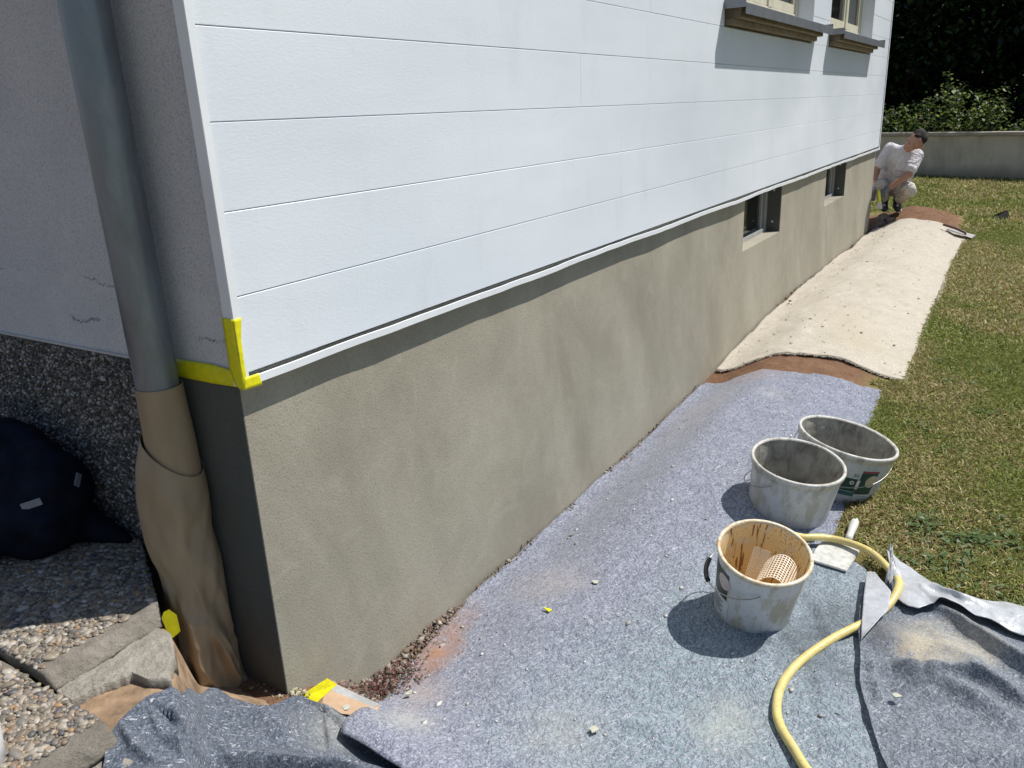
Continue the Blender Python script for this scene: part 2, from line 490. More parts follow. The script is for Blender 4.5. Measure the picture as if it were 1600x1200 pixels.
def mk_backing():
    M = Mat('white_plastic_backing', (.6, .62, .65), .35)
    p = M.pos()
    a = M.noise(p, 30, 5, .65)
    c = M.ramp(a, [(.3, (.36, .38, .405)), (.7, (.50, .52, .55))])
    c = M.mix(M.ramp(M.noise(p, 11, 5, .7), [(.5, 0.), (.72, .5)]), c, (.28, .29, .30))
    M.color(c)
    q = M.bump(M.noise(p, 40, 3, .5, .8), .35, .008); M.bump(M.noise(p, 300, 2), .2, .001, q)
    return M.m
BACKING = mk_backing()

def mk_ground():
    M = Mat('lawn_earth', (.15, .1, .06), 1.0, 0, .1)
    p = M.pos()
    a = M.noise(p, 14, 6, .65); b = M.noise(p, 120, 4, .7); g = M.noise(p, 2.2, 4, .6)
    turf = M.ramp(a, [(.3, (.16, .14, .05)), (.55, (.26, .21, .09)), (.75, (.31, .24, .12))])
    turf = M.mix(M.ramp(g, [(.4, 0.), (.65, .6)]), turf, (.08, .095, .03))
    soil = M.ramp(a, [(.3, (.17, .095, .058)), (.7, (.27, .16, .10))])
    soil = M.mix(M.ramp(b, [(.35, .6), (.55, 0.)]), soil, (.09, .055, .035))
    s = M.sep(p)
    yy = M.math('ADD', s[1], M.math('MULTIPLY', M.math('SUBTRACT', a, .5), .22))
    near = M.ramp(M.math('ADD', yy, .92), [(.0, 0.), (.10, 1.)])
    farx = M.ramp(M.math('SUBTRACT', 10.1, M.math('ADD', s[0], M.math('MULTIPLY', M.math('SUBTRACT', a, .5), .8))), [(0., 0.), (.25, 1.)])
    c = M.mix(M.math('MULTIPLY', near, farx), turf, soil)
    M.color(c)
    q = M.bump(a, .7, .03); M.bump(b, .8, .008, q)
    return M.m
GROUND = mk_ground()

def mk_bucket(name, base, stain, inside=False, amt=.6):
    M = Mat(name, base, .42)
    p = M.pos('Object')
    a = M.noise(M.mapv(p, (22, 22, 9)), 1.0, 5, .65); b = M.noise(p, 75, 4, .7)
    c = M.ramp(a, [(.35, base), (.75, tuple(x * .82 for x in base))])
    c = M.mix(M.ramp(a, [(.50, 0.), (.60, amt)]), c, stain)
    c = M.mix(M.ramp(M.noise(M.mapv(p, (34, 34, 11)), 1.0, 5, .7, .6), [(.57, 0.), (.63, amt)]), c, tuple(min(1, x * 1.5) for x in stain))
    c = M.mix(M.ramp(M.noise(p, 130, 3, .6), [(.66, 0.), (.70, .9)]), c, tuple(x * .35 for x in stain))
    c = M.mix(M.ramp(b, [(.66, 0.), (.72, .8)]), c, tuple(x * .7 for x in stain))
    M.color(c)
    M.rough(M.ramp(a, [(.4, .35), (.7, .8)]))
    M.bump(b, .2, .002)
    return M.m
BK_WHITE = mk_bucket('white_bucket_plastic', (.64, .655, .67), (.44, .39, .28), amt=.75)
BK_WHITE2 = mk_bucket('mortar_smeared_plastic', (.55, .57, .59), (.40, .39, .34), amt=.8)
BK_RIM = mk_bucket('splashed_bucket_rim', (.68, .62, .48), (.42, .27, .12), amt=.8)
BK_RIM2 = mk_bucket('mortar_crusted_rim', (.58, .57, .53), (.30, .29, .25), amt=.85)
def mk_mortar():
    M = Mat('dried_mortar', (.2, .19, .16), .95, 0, .2)
    p = M.pos('Object')
    a = M.noise(M.mapv(p, (16, 16, 10)), 1.0, 6, .68, .5); b = M.noise(M.mapv(p, (60, 60, 14)), 1.0, 4, .6)
    c = M.ramp(a, [(.28, (.12, .112, .09)), (.48, (.30, .285, .245)), (.7, (.46, .445, .40))])
    c = M.mix(M.ramp(b, [(.58, 0.), (.72, .5)]), c, (.42, .41, .37))
    M.color(c)
    q = M.bump(a, .8, .012); M.bump(b, .5, .004, q)
    return M.m
MORTAR = mk_mortar()
def mk_ochre():
    M = Mat('ochre_paint_residue', (.6, .42, .18), .5)
    p = M.pos('Object')
    wob = M.noise(p, 30, 3)
    st = M.noise(M.mapv(p, (90, 90, 5)), 1.0, 3, .5, .3)
    a = M.noise(p, 14, 5, .65); sp = M.noise(p, 170, 3, .6)
    c = M.ramp(a, [(.3, (.80, .60, .30)), (.7, (.88, .70, .40))])
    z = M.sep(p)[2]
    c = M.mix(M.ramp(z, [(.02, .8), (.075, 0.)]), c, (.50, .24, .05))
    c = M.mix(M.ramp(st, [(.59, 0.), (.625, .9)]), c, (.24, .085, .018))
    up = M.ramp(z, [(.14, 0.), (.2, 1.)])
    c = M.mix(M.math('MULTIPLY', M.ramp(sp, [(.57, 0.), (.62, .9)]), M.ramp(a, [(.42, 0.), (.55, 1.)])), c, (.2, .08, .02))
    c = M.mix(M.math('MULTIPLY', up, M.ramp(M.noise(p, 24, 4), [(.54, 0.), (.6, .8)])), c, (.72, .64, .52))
    M.color(c); M.bump(st, .3, .003)
    return M.m
OCHRE = mk_ochre()
WIRE = plain('galvanised_wire', (.32, .32, .32), .35, .8, .1, 90, 0)
BLACKP = plain('black_plastic', (.02, .02, .022), .45, 0, .2, 60, .05)
HOSE = None
def mk_hose():
    M = Mat('yellow_hose_rubber', (.72, .58, .19), .42)
    p = M.pos()
    a = M.noise(p, 26, 5, .7); b = M.noise(p, 140, 3, .7)
    c = M.ramp(a, [(.3, (.60, .48, .16)), (.65, (.74, .62, .24))])
    c = M.mix(M.ramp(b, [(.56, 0.), (.70, .6)]), c, (.36, .26, .12))
    c = M.mix(M.ramp(M.noise(p, 9, 4, .6), [(.48, 0.), (.68, .5)]), c, (.46, .38, .21))
    c = M.mix(M.ramp(M.noise(M.mapv(p, (55, 55, 200)), 1.0, 3, .6), [(.62, 0.), (.68, .5)]), c, (.25, .2, .1))
    M.color(c); M.bump(b, .1, .001)
    return M.m
HOSE = mk_hose()

def tint_mat(name, rough=.7, mul=1.0, spec=.3, trans=0.0):
    M = Mat(name, (.1, .1, .05), rough, 0, spec)
    a = M.node('ShaderNodeAttribute', attribute_name='tint')
    M.color(a.outputs['Color'])
    if trans:
        t = M.node('ShaderNodeBsdfTranslucent'); M.put(t.inputs[0], a.outputs['Color'])
        mx = M.node('ShaderNodeMixShader'); mx.inputs[0].default_value = trans
        M.t.links.new(M.b.outputs[0], mx.inputs[1]); M.t.links.new(t.outputs[0], mx.inputs[2])
        M.t.links.new(mx.outputs[0], M.t.nodes['Material Output'].inputs[0])
    return M.m
GRASS = tint_mat('grass_blade', .6, trans=.25)
LEAF = tint_mat('tree_leaf', .42, trans=.33)
SHLEAF = tint_mat('shrub_leaf', .45, trans=.5)
BARK = mk_concrete('tree_bark', (.06, .045, .032), (.11, .085, .06), 18)
GLASS = Mat('window_glass', (.012, .014, .014), .06).m
FRAME_C = plain('cream_window_paint', (.55, .52, .40), .5, 0, .1, 12, .05)
FRAME_G = plain('grey_window_frame', (.34, .34, .33), .5, 0, .12, 12, .05)
METAL_S = plain('grey_metal_sill', (.20, .21, .23), .38, .35, .15, 14, .05)
OLDSILL = mk_concrete('old_stone_sill', (.22, .18, .13), (.33, .28, .21), 24)
DARK = plain('dark_room', (.03, .03, .03), .9, 0, .1, 5, 0)
CURT = plain('grey_curtain', (.3, .32, .34), .9, 0, .1, 20, .1)
ROOF = plain('roof_tile', (.16, .06, .04), .8, 0, .2, 20, .2)

# ------------------------------------------------------------------ ground
def axis(segs):
    out = [segs[0][0]]
    for a, b, st in segs:
        n = max(1, int(round((b - a) / st)))
        out += list(np.linspace(a, b, n + 1)[1:])
    return np.array(out)
xs = axis([(-60, -4, 8), (-4, -.6, .2), (-.6, 1.2, .03), (1.2, 11, .07), (11, 20, .5), (20, 120, 8)])
ys = axis([(-80, -6, 6), (-6, -2.2, .3), (-2.2, .12, .05), (.12, 8, .6), (8, 80, 8)])
GX, GY = np.meshgrid(xs, ys, indexing='ij')
GZ = gfull(GX, GY)
I = np.arange(GX.size).reshape(GX.shape)
q = np.stack([I[:-1, :-1], I[1:, :-1], I[1:, 1:], I[:-1, 1:]], -1).reshape(-1, 4)
ground = npmesh('ground', np.stack([GX, GY, GZ], -1).reshape(-1, 3), q, GROUND, None, True)
tag(ground, kind='structure')

# ------------------------------------------------------------------ house
house = empty('house')
tag(house, 'white panelled house over freshly rendered grey plinth with rough plaster gable side', 'house')
W1 = (3.27, 5.22); W2 = (5.79, 7.65); WZ0, WZ1 = 1.885, 3.25
B1 = (3.88, 4.77); B2 = (6.23, 7.10); BZ0, BZ1 = .512, .846
XE = 8.74
boxes('plinth', [(0, B1[0], 0, .3, -.6, .86), (B1[1], B2[0], 0, .3, -.6, .86), (B2[1], XE, 0, .3, -.6, .86),
                 (B1[0], B1[1], 0, .3, -.6, BZ0), (B2[0], B2[1], 0, .3, -.6, BZ0 + .005),
                 (B1[0], B1[1], 0, .3, BZ1, .86), (B2[0], B2[1], 0, .3, BZ1, .86)], RENDER, house)
boxes('upper_wall', [(.25, XE, .002, .3, .862, WZ0), (.25, XE, .002, .3, WZ1, 5.3),
                     (.25, W1[0], .002, .3, WZ0, WZ1), (W1[1], W2[0], .002, .3, WZ0, WZ1), (W2[1], XE, .002, .3, WZ0, WZ1)], TRIM, house)
box('gable_wall', 0, .25, 0.001, 6.7, .861, 5.3, PLASTER, house)
box('rear_wall', .001, XE, 6.701, 7, -.6, 5.3, PLASTER, house)
box('far_wall', XE - .25, XE - .001, .301, 6.7, -.6, 5.3, PLASTER, house)
bm = bmesh.new()
vs = [bm.verts.new(p) for p in [(-.3, -.4, 5.2), (XE + .3, -.4, 5.2), (XE + .3, 3.5, 7.6), (-.3, 3.5, 7.6), (-.3, 7.4, 5.2), (XE + .3, 7.4, 5.2)]]
f1 = bm.faces.new((vs[0], vs[1], vs[2], vs[3])); f2 = bm.faces.new((vs[3], vs[2], vs[5], vs[4]))
r = bmesh.ops.solidify(bm, geom=[f1, f2], thickness=.12)
bobj('roof', bm, ROOF, house)
for x in (0.01, XE - .2):
    bm = bmesh.new()
    a = [bm.verts.new(p) for p in [(x, 0, 5.301), (x, 7, 5.301), (x, 3.5, 7.45), (x + .19, 0, 5.301), (x + .19, 7, 5.301), (x + .19, 3.5, 7.45)]]
    for ff in ((0, 1, 2), (5, 4, 3), (0, 3, 4, 1), (1, 4, 5, 2), (2, 5, 3, 0)): bm.faces.new([a[i] for i in ff])
    bobj('gable_peak', bm, PLASTER, house)
# pebble-dash base of the gable side
box('pebbledash_base', -.002, .25, .235, 6.7, -.6, .856, CEMENT, house)
box('side_plinth', -.0025, -.0002, .0006, .30, -.6, .8605, RENDER_DARK, house)
box('plaster_drip_edge', -.006, .0, .24, 6.7, .857, .8635, plain('pale_drip_edge', (.5, .5, .49), .6), house)
n = 15000
cy = rng.uniform(.215, 1.45, n); cz = rng.uniform(.28, .852, n); rr = rng.uniform(.003, .0075, n)
base = np.array([[1, 0, 0], [-1, 0, 0], [0, 1, 0], [0, -1, 0], [0, 0, 1], [0, 0, -1]], float)
oc = np.array([[0, 2, 4], [2, 1, 4], [1, 3, 4], [3, 0, 4], [2, 0, 5], [1, 2, 5], [3, 1, 5], [0, 3, 5]])
def octas(cen, rad, squash=None, jit=.35):
    n = len(cen)
    b = base[None] * (1 + rng.uniform(-jit, jit, (n, 6, 1))) * rad[:, None, None]
    if squash is not None: b = b * squash[:, None, :]
    A = rng.normal(size=(n, 3, 3)); Q, _ = np.linalg.qr(A)
    if squash is None: b = np.einsum('nij,nkj->nki', Q, b)
    v = b + cen[:, None, :]
    f = oc[None] + (np.arange(n) * 6)[:, None, None]
    return v.reshape(-1, 3), f.reshape(-1, 3)
v, f = octas(np.stack([np.full(n, -.003), cy, cz], 1), rr)
o = npmesh('pebbledash_chips', v, f, CHIP, house); tag(o, kind='stuff')

# siding boards, one object each
ROWS = [.872, 1.0445, 1.225, 1.405, 1.587, 1.765, 1.943, 2.116]
while ROWS[-1] < 5.1: ROWS.append(ROWS[-1] + .1785)
JOINT = {0: [3.577], 1: [], 2: [], 3: [1.654, 5.214], 4: []}
meshcache = {}
def board(x0, x1, z0, z1, yo):
    key = (round(x1 - x0, 3), round(z1 - z0, 3))
    if key not in meshcache:
        bm = bmesh.new()
        w, h = x1 - x0, z1 - z0
        prof = [(-.004, 0), (-.0262, 0), (-.028, .0016), (-.028, h - .0016), (-.0262, h), (-.004, h)]
        A = [bm.verts.new((0, y, z)) for y, z in prof]; B = [bm.verts.new((w, y, z)) for y, z in prof]
        k = len(prof)
        for i in range(k): bm.faces.new((A[i], B[i], B[(i + 1) % k], A[(i + 1) % k]))
        bm.faces.new(A[::-1]); bm.faces.new(B)
        bmesh.ops.recalc_face_normals(bm, faces=bm.faces)
        me = bpy.data.meshes.new('siding_board'); bm.to_mesh(me); bm.free(); me.materials.append(SIDING)
        meshcache[key] = me
    ob = bpy.data.objects.new('siding_board', meshcache[key]); C.objects.link(ob)
    ob.location = (x0, yo, z0); ob.parent = house
BX0, BX1 = .0005, 8.715
for i in range(len(ROWS) - 1):
    z0, z1 = ROWS[i] + .0007, ROWS[i + 1] - .0007
    segs = [(BX0, BX1)]
    if z1 > WZ0 and z0 < WZ1:
        segs = [(BX0, W1[0] - .003), (W1[1] + .003, W2[0] - .003), (W2[1] + .003, BX1)]
    cuts = JOINT.get(i, [2.2 + (i * 1.7) % 2.1, 6.1 + (i * .9) % 1.5])
    out = []
    for a, b in segs:
        cs = sorted(c for c in cuts if a + .4 < c < b - .4)
        e = [a] + cs + [b]
        out += [(e[k] + (.0006 if k else 0), e[k + 1] - (.0006 if k < len(e) - 2 else 0)) for k in range(len(e) - 1)]
    for a, b in out: board(a, b, z0, z1, -random.uniform(0, .0008))
# corner and drip profiles
def extr(name, prof, x0, x1, mat, parent, axis_='z', wob=None, n=1):
    v = []; f = []; k = len(prof)
    for i in range(n + 1):
        t = x0 + (x1 - x0) * i / n
        dy, dz = wob(t) if wob else (0, 0)
        for a, b in prof:
            v.append((a, b, t) if axis_ == 'z' else (t, a + dy, b + dz))
    for i in range(n):
        for j in range(k): f.append((i * k + j, i * k + (j + 1) % k, (i + 1) * k + (j + 1) % k, (i + 1) * k + j))
    f.append(tuple(range(k))[::-1]); f.append(tuple(n * k + j for j in range(k)))
    o = pyd(name, v, f, mat, parent)
    bm = bmesh.new(); bm.from_mesh(o.data); bmesh.ops.recalc_face_normals(bm, faces=bm.faces); bm.to_mesh(o.data); bm.free()
    return o
extr('corner_trim', [(-.016, -.003), (-.016, -.033), (-.0145, -.0345), (.0035, -.0345), (.0035, -.0315), (-.0125, -.0315), (-.0125, -.003)], .845, 5.2, TRIM, house)
extr('corner_trim', [(XE + .006, -.003), (XE + .006, -.0345), (8.712, -.0345), (8.712, -.0315), (XE + .003, -.0315), (XE + .003, -.003)], .845, 5.2, TRIM, house)
def wob(t):
    return (-.006 * max(0, float(fbm(t * 2.1, 3.3, 3, 5)) + .2) - .002 * float(fbm(t * 9, 1.3, 2, 6)), .007 * float(fbm(t * 1.6, 9.1, 2, 4)) + .0035 * float(fbm(t * 7, 2.2, 2, 12)))
extr('drip_trim', [(-.004, .8455), (-.0335, .842), (-.036, .843), (-.0365, .861), (-.035, .8625), (-.034, .861), (-.033, .846), (-.004, .849)], -.012, XE, TRIM, house, 'x', wob, 140)
# upper windows
def upper_window(a, b, sl, sr):
    y = .075
    bars = [(a, a + .075, y, y + .06, WZ0, WZ1), (b - .075, b, y, y + .06, WZ0, WZ1), (a + .0752, b - .0752, y, y + .06, WZ0, WZ0 + .07), (a + .0752, b - .0752, y, y + .06, WZ1 - .08, WZ1)]
    mid = a + (b - a) * .62
    bars += [(mid - .04, mid + .04, y - .004, y + .064, WZ0 + .0702, WZ1 - .0802)]
    fr = boxes('window', bars, FRAME_C, house, .004)
    for x0, x1 in ((a + .0752, mid - .0402), (mid + .0402, b - .0752)):
        boxes('sash', [(x0, x0 + .045, y + .008, y + .05, WZ0 + .072, WZ1 - .082), (x1 - .045, x1, y + .008, y + .05, WZ0 + .072, WZ1 - .082),
                       (x0 + .0452, x1 - .0452, y + .008, y + .05, WZ0 + .072, WZ0 + .13), (x0 + .0452, x1 - .0452, y + .008, y + .05, WZ1 - .14, WZ1 - .082)], FRAME_C, fr, .003)
        box('pane', x0 + .0454, x1 - .0454, y + .026, y + .032, WZ0 + .1302, WZ1 - .1402, GLASS, fr)
    # metal sill with folded front and end caps
    prof = [(.07, 1.884), (-.141, 1.868), (-.143, 1.866), (-.143, 1.816), (-.140, 1.816), (-.140, 1.862), (.07, 1.879)]
    s = extr('sill', prof, sl, sr, METAL_S, fr, 'x')
    box('sill_end_cap', sl - .004, sl - .0005, -.142, -.03, 1.846, 1.888, METAL_S, fr); box('sill_end_cap', sr + .0005, sr + .004, -.142, -.03, 1.846, 1.888, METAL_S, fr)
    box('old_sill_block', sl + .06, sr - .10, -.100, .0, 1.805, 1.855, OLDSILL, fr, .005); box('old_sill_block', sl + .05, sr - .12, -.066, .0, 1.776, 1.8048, OLDSILL, fr, .005)
    box('curtain', a + .1, b - .1, .22, .225, WZ0, WZ1, CURT, fr)
    # side and head linings of the reveal
    for q_ in [(a - .0025, a + .0008, -.026, .074, WZ0, WZ1), (b - .0008, b + .0025, -.026, .074, WZ0, WZ1), (a + .001, b - .001, -.026, .074, WZ1 - .001, WZ1 + .003)]: box('reveal_lining', *q_, TRIM, fr)
upper_window(*W1, 3.25, 5.335)
upper_window(*W2, 5.763, 7.69)
# basement windows
PLUG = plain('white_plug', (.7, .7, .68))
def base_window(a, b, z0, z1):
    y = .095
    fr = boxes('basement_window', [(a, a + .05, y, y + .05, z0, z1), (b - .045, b, y, y + .05, z0, z1), (a + .0502, b - .0452, y, y + .05, z0, z0 + .03), (a + .0502, b - .0452, y, y + .05, z1 - .035, z1)], FRAME_G, house, .003)
    for xx in (a + .052, b - .115):
        box('sash_stile', xx, xx + .035, y + .012, y + .046, z0 + .032, z1 - .037, FRAME_G, fr)
    box('pane', a + .088, b - .116, y + .026, y + .031, z0 + .032, z1 - .037, GLASS, fr)
    box('reveal_lining', b - .0022, b + .001, .004, y - .001, z0 + .0005, z1, RENDER_DARK, fr)
    box('reveal_lining', a - .001, a + .0022, .004, y - .001, z0 + .0005, z1, RENDER_DARK, fr)
    box('reveal_lining', a + .003, b - .003, .004, y - .001, z1 - .002, z1 + .001, RENDER_DARK, fr)
    for zz in (z0 + .07, z1 - .045):
        bm = bmesh.new(); rr_ = bmesh.ops.create_uvsphere(bm, u_segments=6, v_segments=4, radius=.008)
        for v_ in rr_['verts']: v_.co += Vector((b - .003, .055, zz))
        bobj('reveal_plug', bm, PLUG, fr)
base_window(*B1, BZ0, BZ1); base_window(*B2, BZ0 + .005, BZ1)

# ------------------------------------------------------------------ downpipe and its paper
px_, py_ = -.066, .204
v, f = tube_data([(px_, py_, z) for z in np.linspace(-.1, 5.25, 40)], .048, 40, False)
o = pyd('downpipe', v, f, ZINC, None, True)
tag(o, 'weathered zinc downpipe running down the plaster gable beside the house corner', 'downpipe')
pap = empty('masking_paper', (px_, py_, 0)); tag(pap, 'brown kraft paper wrapped loosely round the foot of the zinc downpipe', 'masking paper')
EV = np.array([.841, -.542]); FV = np.array([-.542, -.841])   # across and towards the viewer side
def paper(name, prof, mat, seed, amp, top=None, n=64, nz=90, facet=False):
    zs = [p[0] for p in prof]
    zz = np.linspace(zs[0], zs[-1], nz)
    L = np.interp(zz, zs[::-1], [p[1] for p in prof][::-1]); Rr = np.interp(zz, zs[::-1], [p[2] for p in prof][::-1])
    D = np.interp(zz, zs[::-1], [p[3] for p in prof][::-1])
    k = np.ones(7) / 7
    for A_ in (L, Rr, D):
        A_[3:-3] = np.convolve(A_, k, 'valid')
    th = np.linspace(0, 2 * np.pi, n, endpoint=False)
    T, Zg = np.meshgrid(th, zz)
    cr = lambda a_, b_, sd: .6 - 2.6 * np.abs(fbm(a_, b_, 1, sd))
    Tc = np.cos(T) * 1.3; Ts = np.sin(T) * 1.3
    wr = amp * (.8 * fbm(Tc * 1.2 + seed, Zg * 6 + Ts, 2, seed) + (.12 + 1.1 * sm(.42, .08, Zg)) * (.6 * cr(Tc * 1.3 + Zg * 4.2, Zg * 5 - Ts * 1.3, seed + 4) + .22 * cr(Tc * 2.2 - Zg * 7, Zg * 6 + Ts * 1.8, seed + 9)))
    s = (L + Rr)[:, None] / 2 + (Rr - L)[:, None] / 2 * np.cos(T)
    d = D[:, None] * np.sin(T)
    rr = 1 + wr / .07 * sm(0, .12, zz[0] - Zg) * .9
    s = (L + Rr)[:, None] / 2 + (s - (L + Rr)[:, None] / 2) * (1 + (rr - 1) * .45); d = d * rr
    zo = Zg.copy()
    if top is not None: zo = zo + top(T) * (1 - sm(0, .25, zz[0] - Zg))
    X = EV[0] * s + FV[0] * d; Y = EV[1] * s + FV[1] * d
    X = np.minimum(X, -px_ - .004)
    V = np.stack([X, Y, zo], -1).reshape(-1, 3)
    I = np.arange(nz * n).reshape(nz, n); J = np.roll(I, -1, 1)
    q = np.stack([I[:-1], J[:-1], J[1:], I[1:]], -1).reshape(-1, 4)
    if facet:
        alt = (np.add.outer(np.arange(nz - 1), np.arange(n)) % 2).reshape(-1)
        qa = np.concatenate([np.where(alt[:, None] == 0, q[:, [0, 1, 2]], q[:, [0, 1, 3]]), np.where(alt[:, None] == 0, q[:, [0, 2, 3]], q[:, [1, 2, 3]])])
        o = npmesh(name, V, qa, mat, pap, True)
        fz_ = np.array([p.center[2] for p in o.data.polygons])
        o.data.polygons.foreach_set('use_smooth', fz_ > .40)
    else: o = npmesh(name, V, q, mat, pap, True)
    md = o.modifiers.new('thick', 'SOLIDIFY'); md.thickness = .0012
    return o
paper('upper_sheet', [(.833, -.0505, .0545, .0505), (.78, -.051, .057, .0515), (.70, -.053, .061, .053), (.62, -.054, .062, .054), (.56, -.054, .062, .05)], KRAFT, 3, .0015)
paper('lower_sheet', [(.665, -.060, .067, .060), (.60, -.082, .069, .068), (.54, -.092, .069, .070), (.45, -.093, .064, .072), (.40, -.088, .068, .07), (.365, -.080, .071, .07), (.29, -.079, .068, .072), (.2, -.08, .069, .075), (.09, -.083, .073, .07), (.03, -.100, .078, .080), (-.04, -.125, .08, .095), (-.075, -.13, .075, .10)],
      KRAFT, 11, .042, top=lambda T: -.045 * np.cos(T) - .03 * np.sin(T) - .004, n=150, nz=220)
# yellow tapes
def strip(name, pts_a, pts_b, mat, parent=None, thick=.0006, nu=24, nv=5, amp=.0008, normal=(0, 0, 1), seed=1):
    A = resample(pts_a, nu); B = resample(pts_b, nu); t = np.linspace(0, 1, nv)[None, :, None]
    P = A[:, None] * (1 - t) + B[:, None] * t
    N = np.array(normal, float)
    P = P + N * (amp * (1 + fbm(P[..., 0] * 60 + P[..., 1] * 40, P[..., 2] * 60 + P[..., 1] * 20, 2, seed)))[..., None]
    I = np.arange(nu * nv).reshape(nu, nv)
    q = np.stack([I[:-1, :-1], I[1:, :-1], I[1:, 1:], I[:-1, 1:]], -1).reshape(-1, 4)
    o = npmesh(name, P.reshape(-1, 3), q, mat, parent, True)
    md = o.modifiers.new('thick', 'SOLIDIFY'); md.thickness = thick
    return o
t1 = empty('masking_tape', (-.017, -.03, .85)); tag(t1, 'yellow tape folded round the lower end of the white corner trim', 'masking tape')
def off(p): return (p[0] + .017, p[1] + .03, p[2] - .85)
strip('side_strip', [off((-.0172, -.001, 1.003)), off((-.0172, .001, .885)), off((-.0168, -.008, .850)), off((-.0165, -.022, .840))], [off((-.0172, -.0352, 1.001)), off((-.0172, -.0355, .9)), off((-.0172, -.038, .86)), off((-.0172, -.038, .839))], TAPE, t1, normal=(-1, 0, 0))
strip('front_strip', [off((-.0168, -.0358, 1.001)), off((-.0168, -.0358, .9)), off((-.0168, -.038, .842))], [off((.0048, -.0358, 1.001)), off((-.005, -.0358, .95)), off((-.008, -.038, .85))], TAPE, t1, normal=(0, -1, 0))
strip('corner_patch', [off((-.017, -.0385, .840)), off((.032, -.0392, .838))], [off((-.012, -.0385, .868)), off((.026, -.0392, .868))], TAPE, t1, normal=(0, -1, 0))
o = strip('masking_tape', [(-.0035, .205, .880), (-.0035, .08, .882), (-.0035, .0, .876)], [(-.0055, .208, .836), (-.0055, .08, .836), (-.0055, .0, .839)], TAPE, None, normal=(-1, 0, 0), nu=40)
tag(o, 'yellow tape along the foot of the rough plaster between downpipe and corner', 'masking tape')
P = [(-.086, .248), (-.08, .26), (-.067, .2475), (-.0525, .224), (-.052, .18), (-.083, .175)]
cen = np.array([px_, py_, 0.])
def pw(s, z, d=.078): return (cen[0] + EV[0] * s + FV[0] * d, cen[1] + EV[1] * s + FV[1] * d, z)
vv = [pw(s, z + .052, .094 - .5 * (s + .07)) for s, z in [(-.088, .240), (-.081, .252), (-.069, .252), (-.055, .228), (-.054, .18), (-.080, .172)]]
bm = bmesh.new(); fc = bm.faces.new([bm.verts.new(p) for p in vv]); bmesh.ops.solidify(bm, geom=[fc], thickness=.0008)
o = bobj('masking_tape', bm, TAPE); tag(o, 'small yellow tape tab stuck on the left edge of the brown paper', 'masking tape')

# ------------------------------------------------------------------ washed-concrete steps
def peb_mesh(k):
    bm = bmesh.new(); bmesh.ops.create_uvsphere(bm, u_segments=7, v_segments=5, radius=1)
    r = random.Random(k)
    for v in bm.verts: v.co *= 1 + r.uniform(-.14, .14)
    me = bpy.data.meshes.new('pebble'); bm.to_mesh(me); bm.free()
    me.polygons.foreach_set('use_smooth', [True] * len(me.polygons)); me.materials.append(PEB_O)
    return me
PM = [peb_mesh(k) for k in range(5)]
CAMP = np.array([-1.132, -1.451, 1.4])
def pebble_bed(slab, x0, x1, y0, y1, z, sp, keep=lambda x, y: True):
    pts = []
    for x in np.arange(x0, x1, sp):
        for y in np.arange(y0, y1, sp):
            X = x + random.uniform(-.5, .5) * sp; Y = y + random.uniform(-.5, .5) * sp
            if keep(X, Y): pts.append((X, Y))
    pts = np.array(pts)
    zp = z + .001 - .004 * rng.random(len(pts))
    a = rng.lognormal(math.log(.0050), .34, len(pts)); a = np.clip(a, .0024, .0115)
    el = rng.uniform(1.0, 1.75, len(pts)); rot = rng.uniform(0, 6.28, len(pts))
    D = np.linalg.norm(np.c_[pts, zp] - CAMP, axis=1)
    big = set(np.argsort(-(a * np.sqrt(el)) / D)[:300].tolist())
    sx = a * el; sy = a; sz = a * .62
    for i in big:
        o = bpy.data.objects.new('pebble', PM[i % 5]); C.objects.link(o); o.parent = slab
        o.location = (pts[i][0], pts[i][1], zp[i]); o.scale = (sx[i], sy[i], sz[i])
        o.rotation_euler = (random.uniform(-.3, .3), random.uniform(-.3, .3), rot[i])
    rest = np.array([i for i in range(len(pts)) if i not in big])
    pv = np.array([v.co[:] for v in PM[0].vertices]); tri = []
    for p in PM[0].polygons:
        w = p.vertices[:]
        for j in range(1, len(w) - 1): tri.append((w[0], w[j], w[j + 1]))
    tri = np.array(tri)
    loc = pv[None] * np.stack([sx, sy, sz], -1)[rest][:, None, :]
    c_, s_ = np.cos(rot[rest])[:, None], np.sin(rot[rest])[:, None]
    V = np.stack([loc[..., 0] * c_ - loc[..., 1] * s_ + pts[rest, 0][:, None], loc[..., 0] * s_ + loc[..., 1] * c_ + pts[rest, 1][:, None], loc[..., 2] + zp[rest][:, None]], -1)
    F = tri[None] + (np.arange(len(rest)) * len(pv))[:, None, None]
    o = npmesh('pebble_bed', V.reshape(-1, 3), F.reshape(-1, 3), PEB_S, slab, True); tag(o, kind='stuff')
